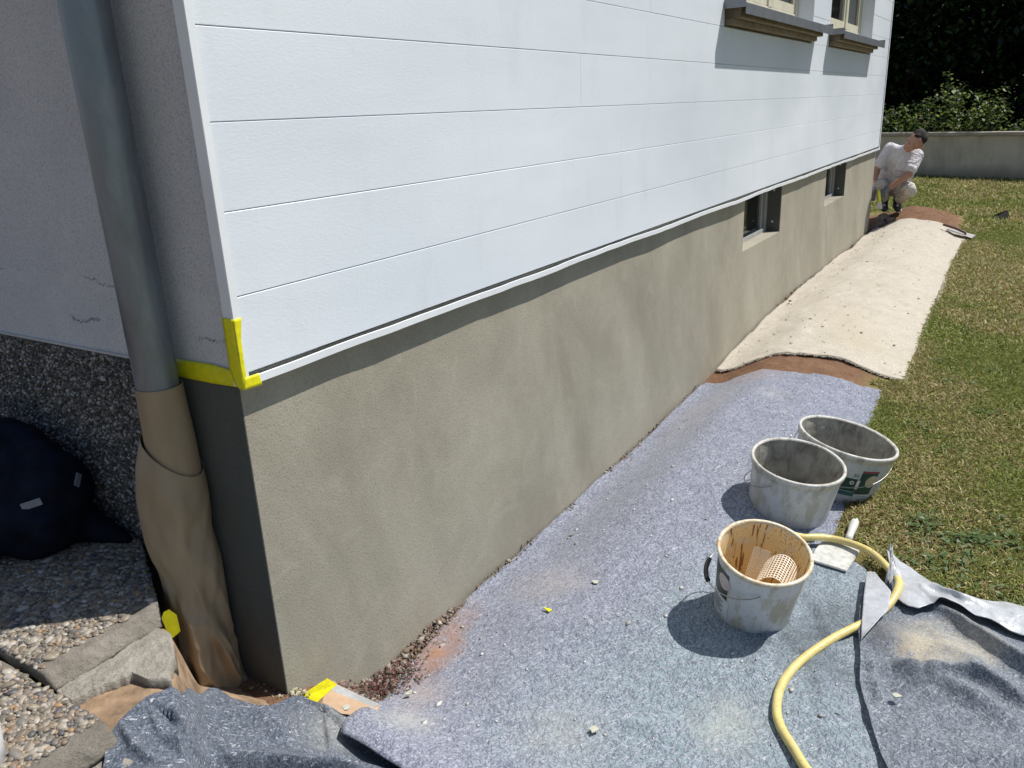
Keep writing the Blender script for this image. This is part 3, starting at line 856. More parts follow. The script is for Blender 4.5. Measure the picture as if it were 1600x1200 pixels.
def rough_slab(name, x0, x1, y0, y1, z0, z1, mat, parent, amp=.006, seed=0, edge=None, res=.012, rnd=.012):
    """block with uneven broken faces: rounded box grid displaced by noise"""
    bm = bmesh.new(); bx(bm, x0, x1, y0, y1, z0, z1)
    for ax_, (lo, hi) in enumerate(((x0, x1), (y0, y1), (z0, z1))):
        k = min(66, int((hi - lo) / res))
        for j in range(1, k):
            co = [0, 0, 0]; co[ax_] = lo + (hi - lo) * j / k
            no = [0, 0, 0]; no[ax_] = 1
            bmesh.ops.bisect_plane(bm, geom=bm.verts[:] + bm.edges[:] + bm.faces[:], plane_co=co, plane_no=no)
    P = np.array([v.co[:] for v in bm.verts])
    c0 = np.array([x0, y0, z0]) + rnd; c1 = np.array([x1, y1, z1]) - rnd
    q = np.clip(P, c0, c1); d = P - q; l = np.linalg.norm(d, axis=1); l[l == 0] = 1
    P2 = q + d / l[:, None] * np.minimum(l, rnd)[:, None]
    nrm = np.stack([fbm(P[:, 1] * 30 + seed, P[:, 2] * 30, 3, seed), fbm(P[:, 0] * 30 + seed, P[:, 2] * 40, 3, seed + 3), fbm(P[:, 0] * 25, P[:, 1] * 25 + seed, 3, seed + 7) * .5], 1)
    front = (P[:, 1] < y0 + .001) | (P[:, 0] > x1 - .001) | (P[:, 0] < x0 + .001) | (P[:, 2] > z1 - .001)
    P2 = P2 + nrm * amp * front[:, None]
    if edge is not None: P2 = edge(P2)
    for v, p in zip(bm.verts, P2): v.co = p
    return bobj(name, bm, mat, parent, True)
stepA = empty('pebble_slab', (0, 0, 0)); tag(stepA, 'washed pebble landing slab half in shadow below the pebble-dash wall', 'paving slab')
def lineA(y): return -.196 + (y - .165) * .545
def clipA(P):
    P = P.copy(); P[:, 0] = np.minimum(P[:, 0], lineA(P[:, 1])); return P
def lipA(P):
    k = (P[:, 1] < .215)
    t = np.clip((.32 - P[:, 2]) / .034, 0, 1)
    P = P.copy(); P[:, 1] -= k * (.030 * t ** .8 + .008 * fbm(P[:, 0] * 40, P[:, 2] * 90, 3, 77) * sm(.21, .17, P[:, 1]))
    return P
rough_slab('concrete_base', -.470, -.004, .168, 1.5, .284, .320, CONCRETE, stepA, .006, 1, edge=lambda P: clipA(lipA(P)), res=.0075, rnd=.006)
xl = np.linspace(-.468, -.224, 110)
yf = np.interp(xl, [-.47, -.42, -.365, -.354, -.350, -.335, -.328, -.305, -.264, -.198], [.080, .072, .055, .045, .0, -.030, -.047, -.018, .026, .128]) + .010 * fbm(xl * 45, xl * 0, 4, 71)
def ledge(xl, y0, y1, z, seed, nv=46):
    t = np.linspace(0, 1, nv)[None, :]
    Yg = y0[:, None] * (1 - t) + y1[:, None] * t; Xg = np.repeat(xl[:, None], nv, 1)
    Zg = z + .004 * fbm(Xg * 14, Yg * 14, 4, seed) + .0022 * fbm(Xg * 70, Yg * 70, 3, seed + 1) - .006 * sm(.06, 0, np.minimum(t, 0 * t + 1)) * 0
    Zg = Zg - .004 * sm(.93, 1.0, t)
    return np.stack([Xg, Yg, Zg], -1)
solid_grid('mortar_ledge', ledge(xl, .142 + .010 * fbm(xl * 38, xl * 0 + 4, 4, 72), yf, .290, 73), .05, LEDGE, stepA)
pebble_bed(stepA, -.462, -.01, .20, 1.1, .3215, .0080, lambda x, y: x < lineA(y) - .004 and y > .200 + .02 * float(fbm(x * 30, 0, 2, 3)))
stepB = empty('pebble_slab', (0, 0, 0)); tag(stepB, 'sunlit washed pebble slab at the lower left with a broken concrete front edge', 'paving slab')
def lipB(P):
    k = (P[:, 1] < -.02)
    t = np.clip((.308 - P[:, 2]) / .05, 0, 1)
    P = P.copy(); P[:, 1] -= k * (.035 * t ** .8 + .010 * fbm(P[:, 0] * 40, P[:, 2] * 80, 3, 87) * sm(-.03, -.08, P[:, 1]))
    return P
rough_slab('concrete_base', -1.0, -.482, -.070, 1.2, .262, .308, CONCRETE, stepB, .007, 9, edge=lipB, res=.008, rnd=.008)
rough_slab('concrete_foot', -.98, -.487, -.150, 1.2, .05, .259, LEDGE, stepB, .012, 15, res=.008, rnd=.01)
pebble_bed(stepB, -1.0, -.490, -.055, 1.0, .3095, .0086, lambda x, y: y > -.050 + .01 * float(fbm(x * 30, 0, 2, 5)))
stepC = empty('pebble_slab', (0, 0, 0)); tag(stepC, 'low pebble slab in the bottom left corner under the broken step', 'paving slab')
rough_slab('concrete_base', -1.0, -.470, -.6, -.168, .13, .20, CONCRETE, stepC, .006, 19)
pebble_bed(stepC, -.95, -.476, -.5, -.172, .2015, .009)
def soilz(x, y):
    e = x - (-.19 + (y - .165) * .62); k = sm(-.01, .06, e)
    return .268 * (1 - k) + np.interp(x, [-.3, -.14, -.05, 0], [.11, .06, 0, -.01]) * k - .08 * sm(-.02, -.25, y)
# soil pocket between the slabs, the paper and the felt
gx, gy = np.meshgrid(np.linspace(-.484, .0, 70), np.linspace(-.3, .16, 60), indexing='ij')
hz = soilz(gx, gy)
hz = hz + .008 * fbm(gx * 16, gy * 16, 4, 2) + .004 * fbm(gx * 70, gy * 70, 3, 4)
o = solid_grid('soil', np.stack([gx, gy, hz], -1), .15, plain('dry_brown_soil', (.27, .185, .115), 1, 0, .45, 22, .8, 'Object'), None); tag(o, kind='structure')

# ------------------------------------------------------------------ felts and fleece
def crease(x, y, pts, amp, w, back=.22):
    """fold with one gentle and one steep flank along a polyline (steep flank on its right)"""
    best = np.full(x.shape, 1e9); sg = np.ones(x.shape); tt = np.zeros(x.shape)
    n = len(pts) - 1
    for i in range(n):
        (ax, ay), (bx_, by_) = pts[i], pts[i + 1]
        dx, dy = bx_ - ax, by_ - ay; l2 = dx * dx + dy * dy
        t_ = np.clip(((x - ax) * dx + (y - ay) * dy) / l2, 0, 1)
        d = np.hypot(x - ax - t_ * dx, y - ay - t_ * dy)
        side = np.sign(dx * (y - ay) - dy * (x - ax))
        m_ = d < best; best = np.where(m_, d, best); sg = np.where(m_, side, sg); tt = np.where(m_, (i + t_) / n, tt)
    ww = np.where(sg > 0, w, w * back)
    return amp * np.exp(-(best / ww) ** 1.5) * np.sin(np.pi * np.clip(tt, .08, .92)) ** .6

def wrinkles(x, y, seed, a1=.006, a2=.002):
    return a1 * fbm(x * 2.6, y * 2.6, 3, seed) + a2 * fbm(x * 11, y * 11, 2, seed + 5)
L = [(-.03, -.21), (.01, -.19), (.126, -.172), (.19, -.125), (.416, -.052), (.61, -.028), (.86, -.016), (1.27, -.008), (1.8, -.006), (2.25, -.018), (2.7, -.02), (3.1, -.015), (3.19, -.03)]
Rr = [(.10, -1.75), (.45, -1.6), (.75, -1.5), (1.0, -1.4), (1.22, -1.30), (1.38, -1.19), (1.47, -1.165), (1.50, -1.13), (1.52, -1.03), (1.86, -1.025), (2.54, -.981), (3.0, -.965), (3.2, -.957)]
# left edge is sampled densely; front end runs from the corner of the sheet back towards the viewer
nu, nv = 260, 110
Pg = ruled(L, Rr, nu, nv)
# far end bows: nearer in the middle
X, Y = Pg[..., 0], Pg[..., 1]
X = X - .10 * np.sin(np.pi * np.clip(-Y, 0, 1)) * sm(2.6, 3.2, X)
Z = gz(X, Y) + .012 + wrinkles(X, Y, 31, .014, .005)
for pl_, am_, w_ in (([(1.05, -.93), (.92, -.99), (.80, -.98), (.68, -.93)], .016, .03), ([(1.25, -1.02), (1.12, -1.10), (1.0, -1.15), (.90, -1.13)], .018, .028), ([(1.0, -1.03), (.93, -1.10), (.80, -1.16), (.66, -1.2)], .012, .03), ([(.55, -.4), (.75, -.55), (.85, -.75)], .008, .05), ([(1.6, -.3), (1.9, -.5), (2.2, -.55)], .010, .06), ([(2.3, -.15), (2.6, -.4), (2.9, -.5)], .010, .06), ([(.3, -.5), (.45, -.75), (.42, -1.0)], .010, .04)):
    Z = Z + crease(X, Y, pl_, am_, w_, .45)
edge = sm(0, .03, np.minimum(np.arange(nv)[None, :] / nv * 1.0, 1))
Z = Z + .05 * np.exp(-((X - .02) / .10) ** 2) * sm(.10, .3, -Y) * (1 - sm(.4, .7, -Y))
Z = np.maximum(Z, gfull(X, Y) + .012 - .010 * (Y > -.05))
Z = Z + .02 * np.exp(-np.maximum(-Y - .005, 0) / .03) * (X > .75)
BLUE = (X, Y, Z)
o = solid_grid('floor_felt', np.stack([X, Y, Z], -1), .004, FELT_BLUE)
tag(o, 'large bluish lavender painter felt laid along the rendered plinth under the buckets', 'dust sheet')
# cream fleece
Lc = [(3.40, -.02), (3.7, -.01), (4.36, -.012), (5.0, -.03), (5.37, -.02), (6.2, -.012), (7.0, -.01), (7.6, -.03), (8.3, -.015), (8.72, -.04)]
Rc = [(3.42, -1.035), (4.45, -1.01), (5.2, -1.0), (6.1, -.99), (7.0, -.985), (7.87, -.975), (8.56, -1.01), (8.66, -1.0)]
Pg = ruled(Lc, Rc, 300, 80); X, Y = Pg[..., 0], Pg[..., 1]
X = X + .012 * fbm(Y * 9, X * 0, 3, 2) + .12 * np.sin(np.pi * np.clip(-Y, 0, 1)) * sm(7.8, 8.7, X)
Y = Y + .012 * fbm(X * 2.4, Y * 0 + 2, 3, 4)
Z = gz(X, Y) + .012 + .026 * fbm(X * 1.1 + Y * 2.4, Y * 1.6 - X * .5, 4, 41) + .010 * fbm(X * 7 + Y * 6, Y * 10, 3, 43) + .016 * np.abs(fbm(X * 2.2 + Y * 4, Y * 1.2 - X * .3, 2, 44)) + .012 * np.abs(fbm(X * 3.1 - Y * 5, Y * 2.4 + X, 2, 47))
Z = np.maximum(Z, gfull(X, Y) + .014)
fl = empty('fleece_mat'); tag(fl, 'long cream fleece mat speckled with dirt, laid over the soil ridge', 'fleece mat')
solid_grid('mat_sheet', np.stack([X, Y, Z], -1), .005, FELT_CREAM, fl)
# frayed edges
fv = []; ff = []
def hair(p, d, l, w=.0012):
    i = len(fv); s = np.array([-d[1], d[0], 0]) * w; e = np.array(p) + np.array(d) * l
    fv.extend([np.array(p) - s, np.array(p) + s, e + s * .4, e - s * .4]); ff.append((i, i + 1, i + 2, i + 3))
for k in range(1500):
    i = random.randrange(300)
    d = np.array([random.uniform(-.8, .8), -1, random.uniform(-.5, .25)]); d /= np.linalg.norm(d)
    hair((X[i, -1], Y[i, -1], Z[i, -1] - .003), d, random.uniform(.008, .035))
for k in range(500):
    j = random.randrange(80)
    d = np.array([-1, random.uniform(-.8, .8), random.uniform(-.6, .2)]); d /= np.linalg.norm(d)
    hair((X[0, j], Y[0, j], Z[0, j] - .003), d, random.uniform(.006, .022))
o = pyd('frayed_fibres', fv, ff, plain('cream_fibre', (.62, .57, .48), .9), fl); tag(o, kind='stuff')
CREAMG = (X, Y, Z)
# dirt specks on the fleece
n = 520
ii = rng.integers(2, 298, n); jj = np.clip((rng.beta(1.0, 1.5, n) * 78).astype(int), 1, 78)
cen = np.stack([X[ii, jj] + rng.uniform(-.01, .01, n), Y[ii, jj] + rng.uniform(-.005, .005, n), Z[ii, jj] + .002], 1)
rad = np.clip(rng.lognormal(math.log(.0034), .6, n), .0015, .016)
v, f = octas(cen, rad, np.stack([rng.uniform(.6, 1.6, n), rng.uniform(.5, 1.1, n), np.full(n, .35)], 1))
o = npmesh('dirt_crumbs', v, f, mk_island('dirt_crumb', [(0, (.2, .15, .11)), (.4, (.3, .24, .18)), (.7, (.14, .1, .07))], .95)); tag(o, kind='stuff')

# dark crumpled felt, bottom left
def folds(x, y, lst):
    z = 0 * x
    for (ax, ay, bx_, by_, amp, w) in lst:
        dx, dy = bx_ - ax, by_ - ay; l2 = dx * dx + dy * dy
        t = np.clip(((x - ax) * dx + (y - ay) * dy) / l2, 0, 1)
        d = np.hypot(x - ax - t * dx, y - ay - t * dy)
        z = z + amp * np.exp(-(d / w) ** 2) * np.sin(np.pi * np.clip(t, .12, .88))
    return z
Lf = [(-.60, -.17), (-.56, -.133), (-.53, -.114), (-.496, -.078), (-.453, -.057), (-.387, -.046), (-.352, -.058), (-.311, -.052), (-.25, .02), (-.182, .085), (-.145, .085), (-.148, .02), (-.128, -.035), (-.09, -.045), (-.045, -.030), (-.002, -.049), (.004, -.11), (.02, -.185), (.05, -.245), (.10, -.29), (.15, -.33)]
Rf = [(-.95, -.62), (-.8, -.75), (-.6, -.85), (-.4, -.9), (-.2, -.93), (0, -.95), (.15, -.95), (.25, -.9), (.3, -.8), (.3, -.7), (.3, -.6)]
Lf = resample(catmull(Lf, 12), 260); Rf = resample(Rf, 260)
t = np.linspace(0, 1, 230)[None, :, None]
Pg = Lf[:, None] * (1 - t ** 1.5) + Rf[:, None] * t ** 1.5
X, Y = Pg[..., 0], Pg[..., 1]
zb = np.where(X < .0, soilz(X, Y) + .014, np.interp(X, [0, .04, .08, .15, .3], [.0, -.006, -.03, -.07, -.12]) - .10 * sm(-.12, -.35, Y))
zb = np.maximum(zb, gz(X, Y) + .008)
kk_ = sm(-.44, -.50, X) * sm(-.10, -.17, Y)
zb = zb * (1 - kk_) + np.maximum(zb, .225) * kk_
fz = crease(X, Y, [(-.17, .08), (-.21, .04), (-.311, -.075), (-.40, -.16)], .034, .034, .3)
fz = fz + crease(X, Y, [(-.38, -.13), (-.375, -.17), (-.315, -.155), (-.24, -.20), (-.165, -.285), (-.08, -.36), (.0, -.44)], .055, .055, .12)
fz = fz + crease(X, Y, [(-.25, -.145), (-.158, -.137), (-.09, -.115), (-.03, -.085)], .026, .028, .35)
fz = fz + crease(X, Y, [(.0, -.13), (-.05, -.19), (-.103, -.246)], .014, .016, .4)
fz = fz + crease(X, Y, [(-.46, -.07), (-.475, -.128), (-.46, -.20)], .026, .024, .3)
fz = fz + crease(X, Y, [(-.53, -.14), (-.51, -.19), (-.44, -.25), (-.33, -.38)], .034, .034, .25)
fz = fz + crease(X, Y, [(-.10, -.02), (-.12, -.06), (-.15, -.10)], .010, .02, .4)
fz = fz + crease(X, Y, [(-.40, -.07), (-.42, -.14), (-.40, -.20)], .016, .018, .4)
fz = fz + crease(X, Y, [(-.20, -.24), (-.13, -.20), (-.06, -.25)], .010, .018, .4)
fz = fz + .007 * fbm(X * 6, Y * 6, 2, 51) + .0018 * fbm(X * 30, Y * 30, 2, 53)
fz = fz * (1 - sm(-.10, -.01, X - (-.03 + (-Y - .21) * .084)) * sm(-.02, .04, -.21 - Y))
Z = zb + fz * (.25 + .75 * sm(0, .06, np.linspace(0, 1, 230)))[None, :] + .008
Z = np.where((X < .0) & (Y > -.3), np.maximum(Z, soilz(X, Y) + .010), Z)
under = sm(-.008, .022, X - (-.03 + (-Y - .21) * .084)) * sm(-.008, .02, -.21 + (X + .03) * .24 - Y)            # pressed flat under the lavender sheet
Z = Z * (1 - under) + (gz(X, Y) + .002) * under
o = solid_grid('crumpled_felt', np.stack([X, Y, Z], -1), .004, FELT_DARK)
tag(o, 'dark blue grey felt crumpled into folds below the brown paper wrapped pipe', 'dust sheet')

# crumpled grey felt with white plastic backing, right
gf = empty('folded_felt'); tag(gf, 'rumpled grey felt with its white plastic backing folded over beside the lawn', 'dust sheet')
Lg = [(.30, -1.47), (.45, -1.42), (.61, -1.342), (.75, -1.285), (.863, -1.247), (1.0, -1.225), (1.08, -1.207), (1.2, -1.19), (1.326, -1.18), (1.40, -1.178)]
Rg = [(.45, -2.9), (.6, -2.9), (.75, -2.9), (.95, -2.9), (1.1, -2.85), (1.2, -2.8), (1.3, -2.75), (1.36, -2.7), (1.42, -2.65), (1.47, -2.6)]
Lg = resample(Lg, 230); Rg = resample(Rg, 230); nvg = 300
t = np.linspace(0, 1, nvg)[None, :, None] ** 1.35
Pg = Lg[:, None] * (1 - t) + Rg[:, None] * t
X, Y = Pg[..., 0], Pg[..., 1]
def greyz(X, Y):
    z = gz(X, Y) + .020
    z = z + folds(X, Y, [(1.22, -1.38, .93, -1.62, .022, .045), (.96, -1.30, .99, -1.40, .030, .035), (.99, -1.40, .88, -1.62, .036, .03),
                             (.93, -1.27, .80, -1.31, .016, .02), (.70, -1.42, .80, -1.75, .018, .04), (1.16, -1.24, 1.08, -1.33, .016, .04), (1.0, -1.25, .90, -1.27, .018, .03)])
    z = z + crease(X, Y, [(1.36, -1.34), (1.25, -1.46), (1.03, -1.76), (.85, -2.05)], .050, .045, .38)
    z = z + crease(X, Y, [(.985, -1.37), (1.01, -1.42), (1.03, -1.50), (.95, -1.66), (.80, -1.9)], .036, .045, .4)
    return z + .012 * fbm(X * 6, Y * 6, 3, 61) + .004 * fbm(X * 24, Y * 24, 2, 63)
Z = greyz(X, Y)
Z = Z + .016 * np.exp(-(np.arange(nvg)[None, :] / 6.0) ** 2) * (.4 + vnoise(X * 9, Y * 0, 3))
solid_grid('felt_sheet', np.stack([X, Y, Z], -1), .005, FELT_GREY, gf)
def backing(name, A, B, nu, nv, h, seed, am=.006, sm_=True):
    A = resample(A, nu); B = resample(B, nu)
    t = np.linspace(0, 1, nv)[None, :, None]
    P = A[:, None] * (1 - t) + B[:, None] * t
    X, Y = P[..., 0], P[..., 1]
    z = np.maximum(greyz(X, Y), gz(X, Y) + .03) + h(X, Y, t[..., 0]) + am * fbm(X * 20, Y * 20, 2, seed) + am * 2.6 * np.abs(fbm(X * 9 + Y * 7, Y * 9 - X * 4, 1, seed + 3)) + am * 1.2 * np.abs(fbm(X * 30 - Y * 14, Y * 24, 1, seed + 5))
    o = solid_grid(name, np.stack([X, Y, z], -1), .002, BACKING, gf)
    return o
backing('backing_edge', [(1.585, -1.21), (1.56, -1.235), (1.525, -1.262), (1.50, -1.30), (1.462, -1.34), (1.425, -1.375), (1.40, -1.42), (1.418, -1.46), (1.41, -1.5), (1.43, -1.56), (1.428, -1.62), (1.46, -1.8), (1.47, -2.3)],
        [(1.33, -1.262), (1.29, -1.285), (1.262, -1.318), (1.262, -1.345), (1.29, -1.365), (1.315, -1.40), (1.31, -1.45), (1.285, -1.48), (1.29, -1.53), (1.27, -1.58), (1.268, -1.63), (1.24, -1.8), (1.2, -2.3)], 170, 44,
        lambda X, Y, t: .016 * np.sin(np.pi * t) + .022 * t ** 2 * np.exp(-((Y + 1.45) / .14) ** 2) + .02 * np.exp(-((t - .45) / .12) ** 2) * np.exp(-((Y + 1.43) / .08) ** 2), 71, .004)
backing('backing_flap', [(1.40, -1.176), (1.26, -1.19), (1.12, -1.208), (1.03, -1.222)], [(1.395, -1.20), (1.30, -1.262), (1.20, -1.268), (1.04, -1.226)], 50, 16,
        lambda X, Y, t: .012 + .010 * t, 75, .002)
# standing crumpled tip
tipv = []; nt, mt = 16, 9
for i in range(nt):
    a = i / (nt - 1)
    c0 = np.array([1.37 + .10 * a, -1.265 + .035 * a, -.075 + .085 * a])
    for j in range(mt):
        b = j / (mt - 1) - .5
        w = .050 * (1 - a) ** .6 * (.55 + .45 * math.sin(5 * a + 1)) + .007
        zig = .016 * (1 if j % 2 else -1) * (1 - a * .6)
        tipv.append(c0 + np.array([.3 * zig + .2 * b * w, b * w * 1.0, zig * .7 + .008 * float(fbm(a * 6, j * 1.7, 2, 8))]))
I = np.arange(nt * mt).reshape(nt, mt)
q = np.stack([I[:-1, :-1], I[1:, :-1], I[1:, 1:], I[:-1, 1:]], -1).reshape(-1, 4)
o = npmesh('crumpled_tip', np.array(tipv), q, BACKING, gf); o.modifiers.new('thick', 'SOLIDIFY').thickness = .0015

# ------------------------------------------------------------------ yellow hose
HP = [(1.50, -.90), (1.512, -.955), (1.566, -1.035), (1.548, -1.125), (1.480, -1.215), (1.40, -1.265), (1.33, -1.278), (1.255, -1.266), (1.167, -1.227), (1.021, -1.146), (.879, -1.089), (.766, -1.068), (.673, -1.077), (.609, -1.102), (.542, -1.153), (.485, -1.20), (.40, -1.29), (.25, -1.5)]
hp = catmull([(x, y, 0) for x, y in HP], 14)
hp[:, 2] = gz(hp[:, 0], hp[:, 1]) + .026 + .030 * np.exp(-((hp[:, 0] - 1.34) / .10) ** 2) * (hp[:, 1] < -1.15) + .02 * np.exp(-((hp[:, 0] - 1.53) / .06) ** 2)
o = tube('garden_hose', hp, .0122, HOSE, None, 16)
tag(o, 'thick yellow hose curving in an S across the felt from behind the ochre bucket', 'hose')

# ------------------------------------------------------------------ buckets
def bucket(base, rt, rb, h, tilt, label, body_m, in_m, rim_m, group='open plaster buckets on the felt', fill=.02, rimh=.028, ov=1.0, lumps=.0):
    e = empty('bucket', base); tag(e, label, 'bucket', group)
    z = Vector((tilt[0], tilt[1], 1)).normalized()
    xax = Vector((1, 0, 0)); yax = z.cross(xax).normalized(); xax = yax.cross(z)
    e.rotation_euler = Matrix((xax, yax, z)).transposed().to_euler()
    n = 56
    def lathe(name, prof, mat, closed=False, noise=0, seed=0):
        v = []; f = []
        for (r, zz) in prof:
            for k in range(n):
                a = 2 * math.pi * k / n
                rr = r + noise * float(fbm(a * 3, zz * 30, 3, seed)); z2 = zz + noise * .6 * float(fbm(a * 2.2 + 9, r * 30, 3, seed + 2))
                v.append((rr * math.cos(a), rr * ov * math.sin(a), z2))
        m_ = len(prof)
        for i in range(m_ - 1):
            for k in range(n): f.append((i * n + k, i * n + (k + 1) % n, (i + 1) * n + (k + 1) % n, (i + 1) * n + k))
        if closed: f.append(tuple(k for k in range(n))[::-1])
        return pyd(name, v, f, mat, e, True)
    R = lambda zz: rb + (rt - rb) * zz / h
    lathe('bucket_body', [(rb - .004, 0)] + [(R(zz), zz) for zz in (.003, h * .25, h * .5, h * .75, h - .004)] + [(rt - .0015, h), (rt - .003, h - .001)], body_m, True)
    th = .0028
    lathe('inner_coat', [(rt - th, h - .001)] + [(R(zz) - th, zz) for zz in np.linspace(h * .93, fill, 14)] + [(R(fill) * .75, fill + lumps * .4), (R(fill) * .4, fill + lumps), (.001, fill + lumps * .7)], in_m, False, .0016 + lumps * .12, 5)
    lathe('rim_band', [(R(h - rimh) + .0008, h - rimh), (R(h - rimh) + .005, h - rimh + .002), (rt + .0045, h - rimh * .5), (rt + .0065, h - rimh * .45), (rt + .0072, h - .003), (rt + .005, h + .003), (rt - .003, h + .0028), (rt - .0050, h - .004)], rim_m, False, .0006 + lumps * .05, 9)
    def patch(name, a0, a1, z0, z1, mat, offs=.0009, shape=None):
        nn = max(4, int(abs(a1 - a0) * 16)); v = []; f = []
        for i in range(nn + 1):
            a = a0 + (a1 - a0) * i / nn
            for zz in np.linspace(z0, z1, 4): v.append(((R(zz) + offs) * math.cos(a), (R(zz) + offs) * ov * math.sin(a), zz))
        for i in range(nn):
            for j in range(3): f.append((i * 4 + j, (i + 1) * 4 + j, (i + 1) * 4 + j + 1, i * 4 + j + 1))
        return pyd(name, v, f, mat, e, True)
    def disc(name, a, zz, r, mat, offs=.0014):
        v = []; f = []
        for q_ in (.33, .66, 1.0):
            for k in range(24):
                b = 2 * math.pi * k / 24; z2 = zz + q_ * r * math.sin(b); aa = a + q_ * r * math.cos(b) / R(zz)
                v.append(((R(z2) + offs) * math.cos(aa), (R(z2) + offs) * ov * math.sin(aa), z2))
        f = [tuple(range(24))] + [(i * 24 + k, i * 24 + (k + 1) % 24, i * 24 + 24 + (k + 1) % 24, i * 24 + 24 + k) for i in (0, 1) for k in range(24)]
        return pyd(name, v, f, mat, e)
    def bail(a0, a1, droop, zz, grip=None, out=.012):
        pts = []
        for i in range(41):
            t = i / 40; a = a0 + (a1 - a0) * t; z2 = zz - droop * math.sin(math.pi * t) ** .8
            r = max(R(z2) + .007, R(zz) + .007 - .0 + out * math.sin(math.pi * t))
            pts.append((r * math.cos(a), r * ov * math.sin(a), z2))
        o = tube('bail_wire', pts, .0019, WIRE, e, 8)
        if grip:
            i0, i1 = int(grip[0] * 40), int(grip[1] * 40)
            tube('bail_grip', pts[i0:i1 + 1], .0075, BLACKP, o, 10)
        v = []
        for a in (a0, a1):
            pass
        return o
    return e, patch, disc, bail, R
LAB_G = plain('dark_green_print', (.012, .06, .05), .4, 0, .25, 60, 0)
LAB_T = plain('teal_print', (.03, .11, .13), .4, 0, .3, 50, 0)
LAB_R = plain('red_print', (.35, .04, .06), .4, 0, .1, 50, 0)
LAB_B = plain('beige_print', (.55, .48, .36), .45, 0, .12, 70, .02)
LAB_W = plain('white_print', (.66, .68, .68), .45, 0, .06, 50, 0)
LAB_K = plain('olive_black_print', (.05, .06, .045), .45, 0, .3, 50, 0)
LAB_P = plain('pale_pink_print', (.6, .5, .47), .45, 0, .08, 50, 0)
rad_ = math.radians
b1p = (1.062, -.896, float(gz(1.062, -.896)) - .004)
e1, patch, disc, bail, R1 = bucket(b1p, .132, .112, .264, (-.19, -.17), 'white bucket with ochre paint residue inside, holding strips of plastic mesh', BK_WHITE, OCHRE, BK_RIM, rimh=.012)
patch('picture_label', rad_(112), rad_(152), .12, .225, LAB_K); patch('text_label', rad_(112), rad_(156), .05, .118, LAB_W)
disc('label_dot', rad_(143), .185, .028, LAB_P)
for k in range(5): patch('text_line', rad_(116), rad_(146 - 6 * (k % 2)), .060 + .010 * k, .0635 + .010 * k, LAB_K, .0016)
bail(rad_(196), rad_(20), .065, .215, (.40, .60), .02)
b2p = (1.726, -.841, float(gz(1.726, -.841)) - .004)
e2, patch, disc, bail, R2 = bucket(b2p, .163, .143, .211, (-.062, -.149), 'mortar-smeared grey white bucket between the ochre bucket and the labelled one', BK_WHITE2, MORTAR, BK_RIM2, fill=.03, lumps=.012)
bail(rad_(162), rad_(-18), .085, .165, None, .01)
pyd('mortar_drip', [(.02 + .06 * math.cos(a) * (1 + .2 * math.sin(3 * a)), .01 + .03 * math.sin(a), .046 + .004 * math.sin(5 * a)) for a in np.linspace(0, 2 * math.pi, 16, endpoint=False)] + [(.02, .01, .07)],
    [(k, (k + 1) % 16, 16) for k in range(16)], MORTAR, e2)
b3p = (2.05, -.937, float(gz(2.05, -.937)) - .004)
e3, patch, disc, bail, R3 = bucket(b3p, .186, .163, .213, (.06, -.22), 'white bucket with dark green printed label and thick grey mortar inside, farthest of three', BK_WHITE2, MORTAR, BK_RIM2, fill=.05, lumps=.03)
patch('label_panel', rad_(214), rad_(238), .052, .150, LAB_G); patch('label_band', rad_(214), rad_(238), .151, .158, LAB_R)
patch('label_base', rad_(190), rad_(213.6), .060, .118, LAB_G); patch('label_stripe', rad_(188), rad_(214), .040, .058, LAB_T)
disc('label_dot', rad_(231.5), .112, .027, LAB_B); disc('label_ring', rad_(206), .100, .0085, LAB_W); disc('label_ring_core', rad_(206), .100, .004, LAB_G, .002)
patch('text_block', rad_(217), rad_(240), .022, .05, LAB_W, .0010)
for k in range(3): patch('text_line', rad_(218), rad_(238), .027 + .008 * k, .0292 + .008 * k, LAB_K, .0016)
patch('label_streak', rad_(211.5), rad_(215.5), .075, .115, LAB_W, .0018)
# printed letters 's a' left of the panel
def glyph(ch, a, zz, size, mat):
    cu = bpy.data.curves.new('lettering', 'FONT'); cu.body = ch; cu.size = size; cu.align_x = 'CENTER'
    ob = bpy.data.objects.new('lettering', cu); C.objects.link(ob)
    bpy.context.view_layer.update()
    me = bpy.data.meshes.new_from_object(ob.evaluated_get(bpy.context.evaluated_depsgraph_get()))
    bpy.data.objects.remove(ob)
    for v in me.vertices:
        x, y = v.co.x, v.co.y
        z2 = zz + y; aa = a + x / R3(zz)
        v.co = ((R3(z2) + .0012) * math.cos(aa), (R3(z2) + .0012) * math.sin(aa), z2)
    o = link('lettering', me, mat, e3)
glyph('sa', rad_(208), .128, .026, LAB_T)
bail(rad_(262), rad_(82), .090, .168, None, .012)
b4p = (-.70, .06, .305)
e4, patch, disc, bail, R4 = bucket(b4p, .095, .082, .2, (0, 0), 'clean white bucket cut off by the left edge, standing on the pebble slab', plain('clean_white_plastic', (.76, .77, .78), .35, 0, .03, 8, .02), LAB_W, LAB_W, group=None, rimh=.01)

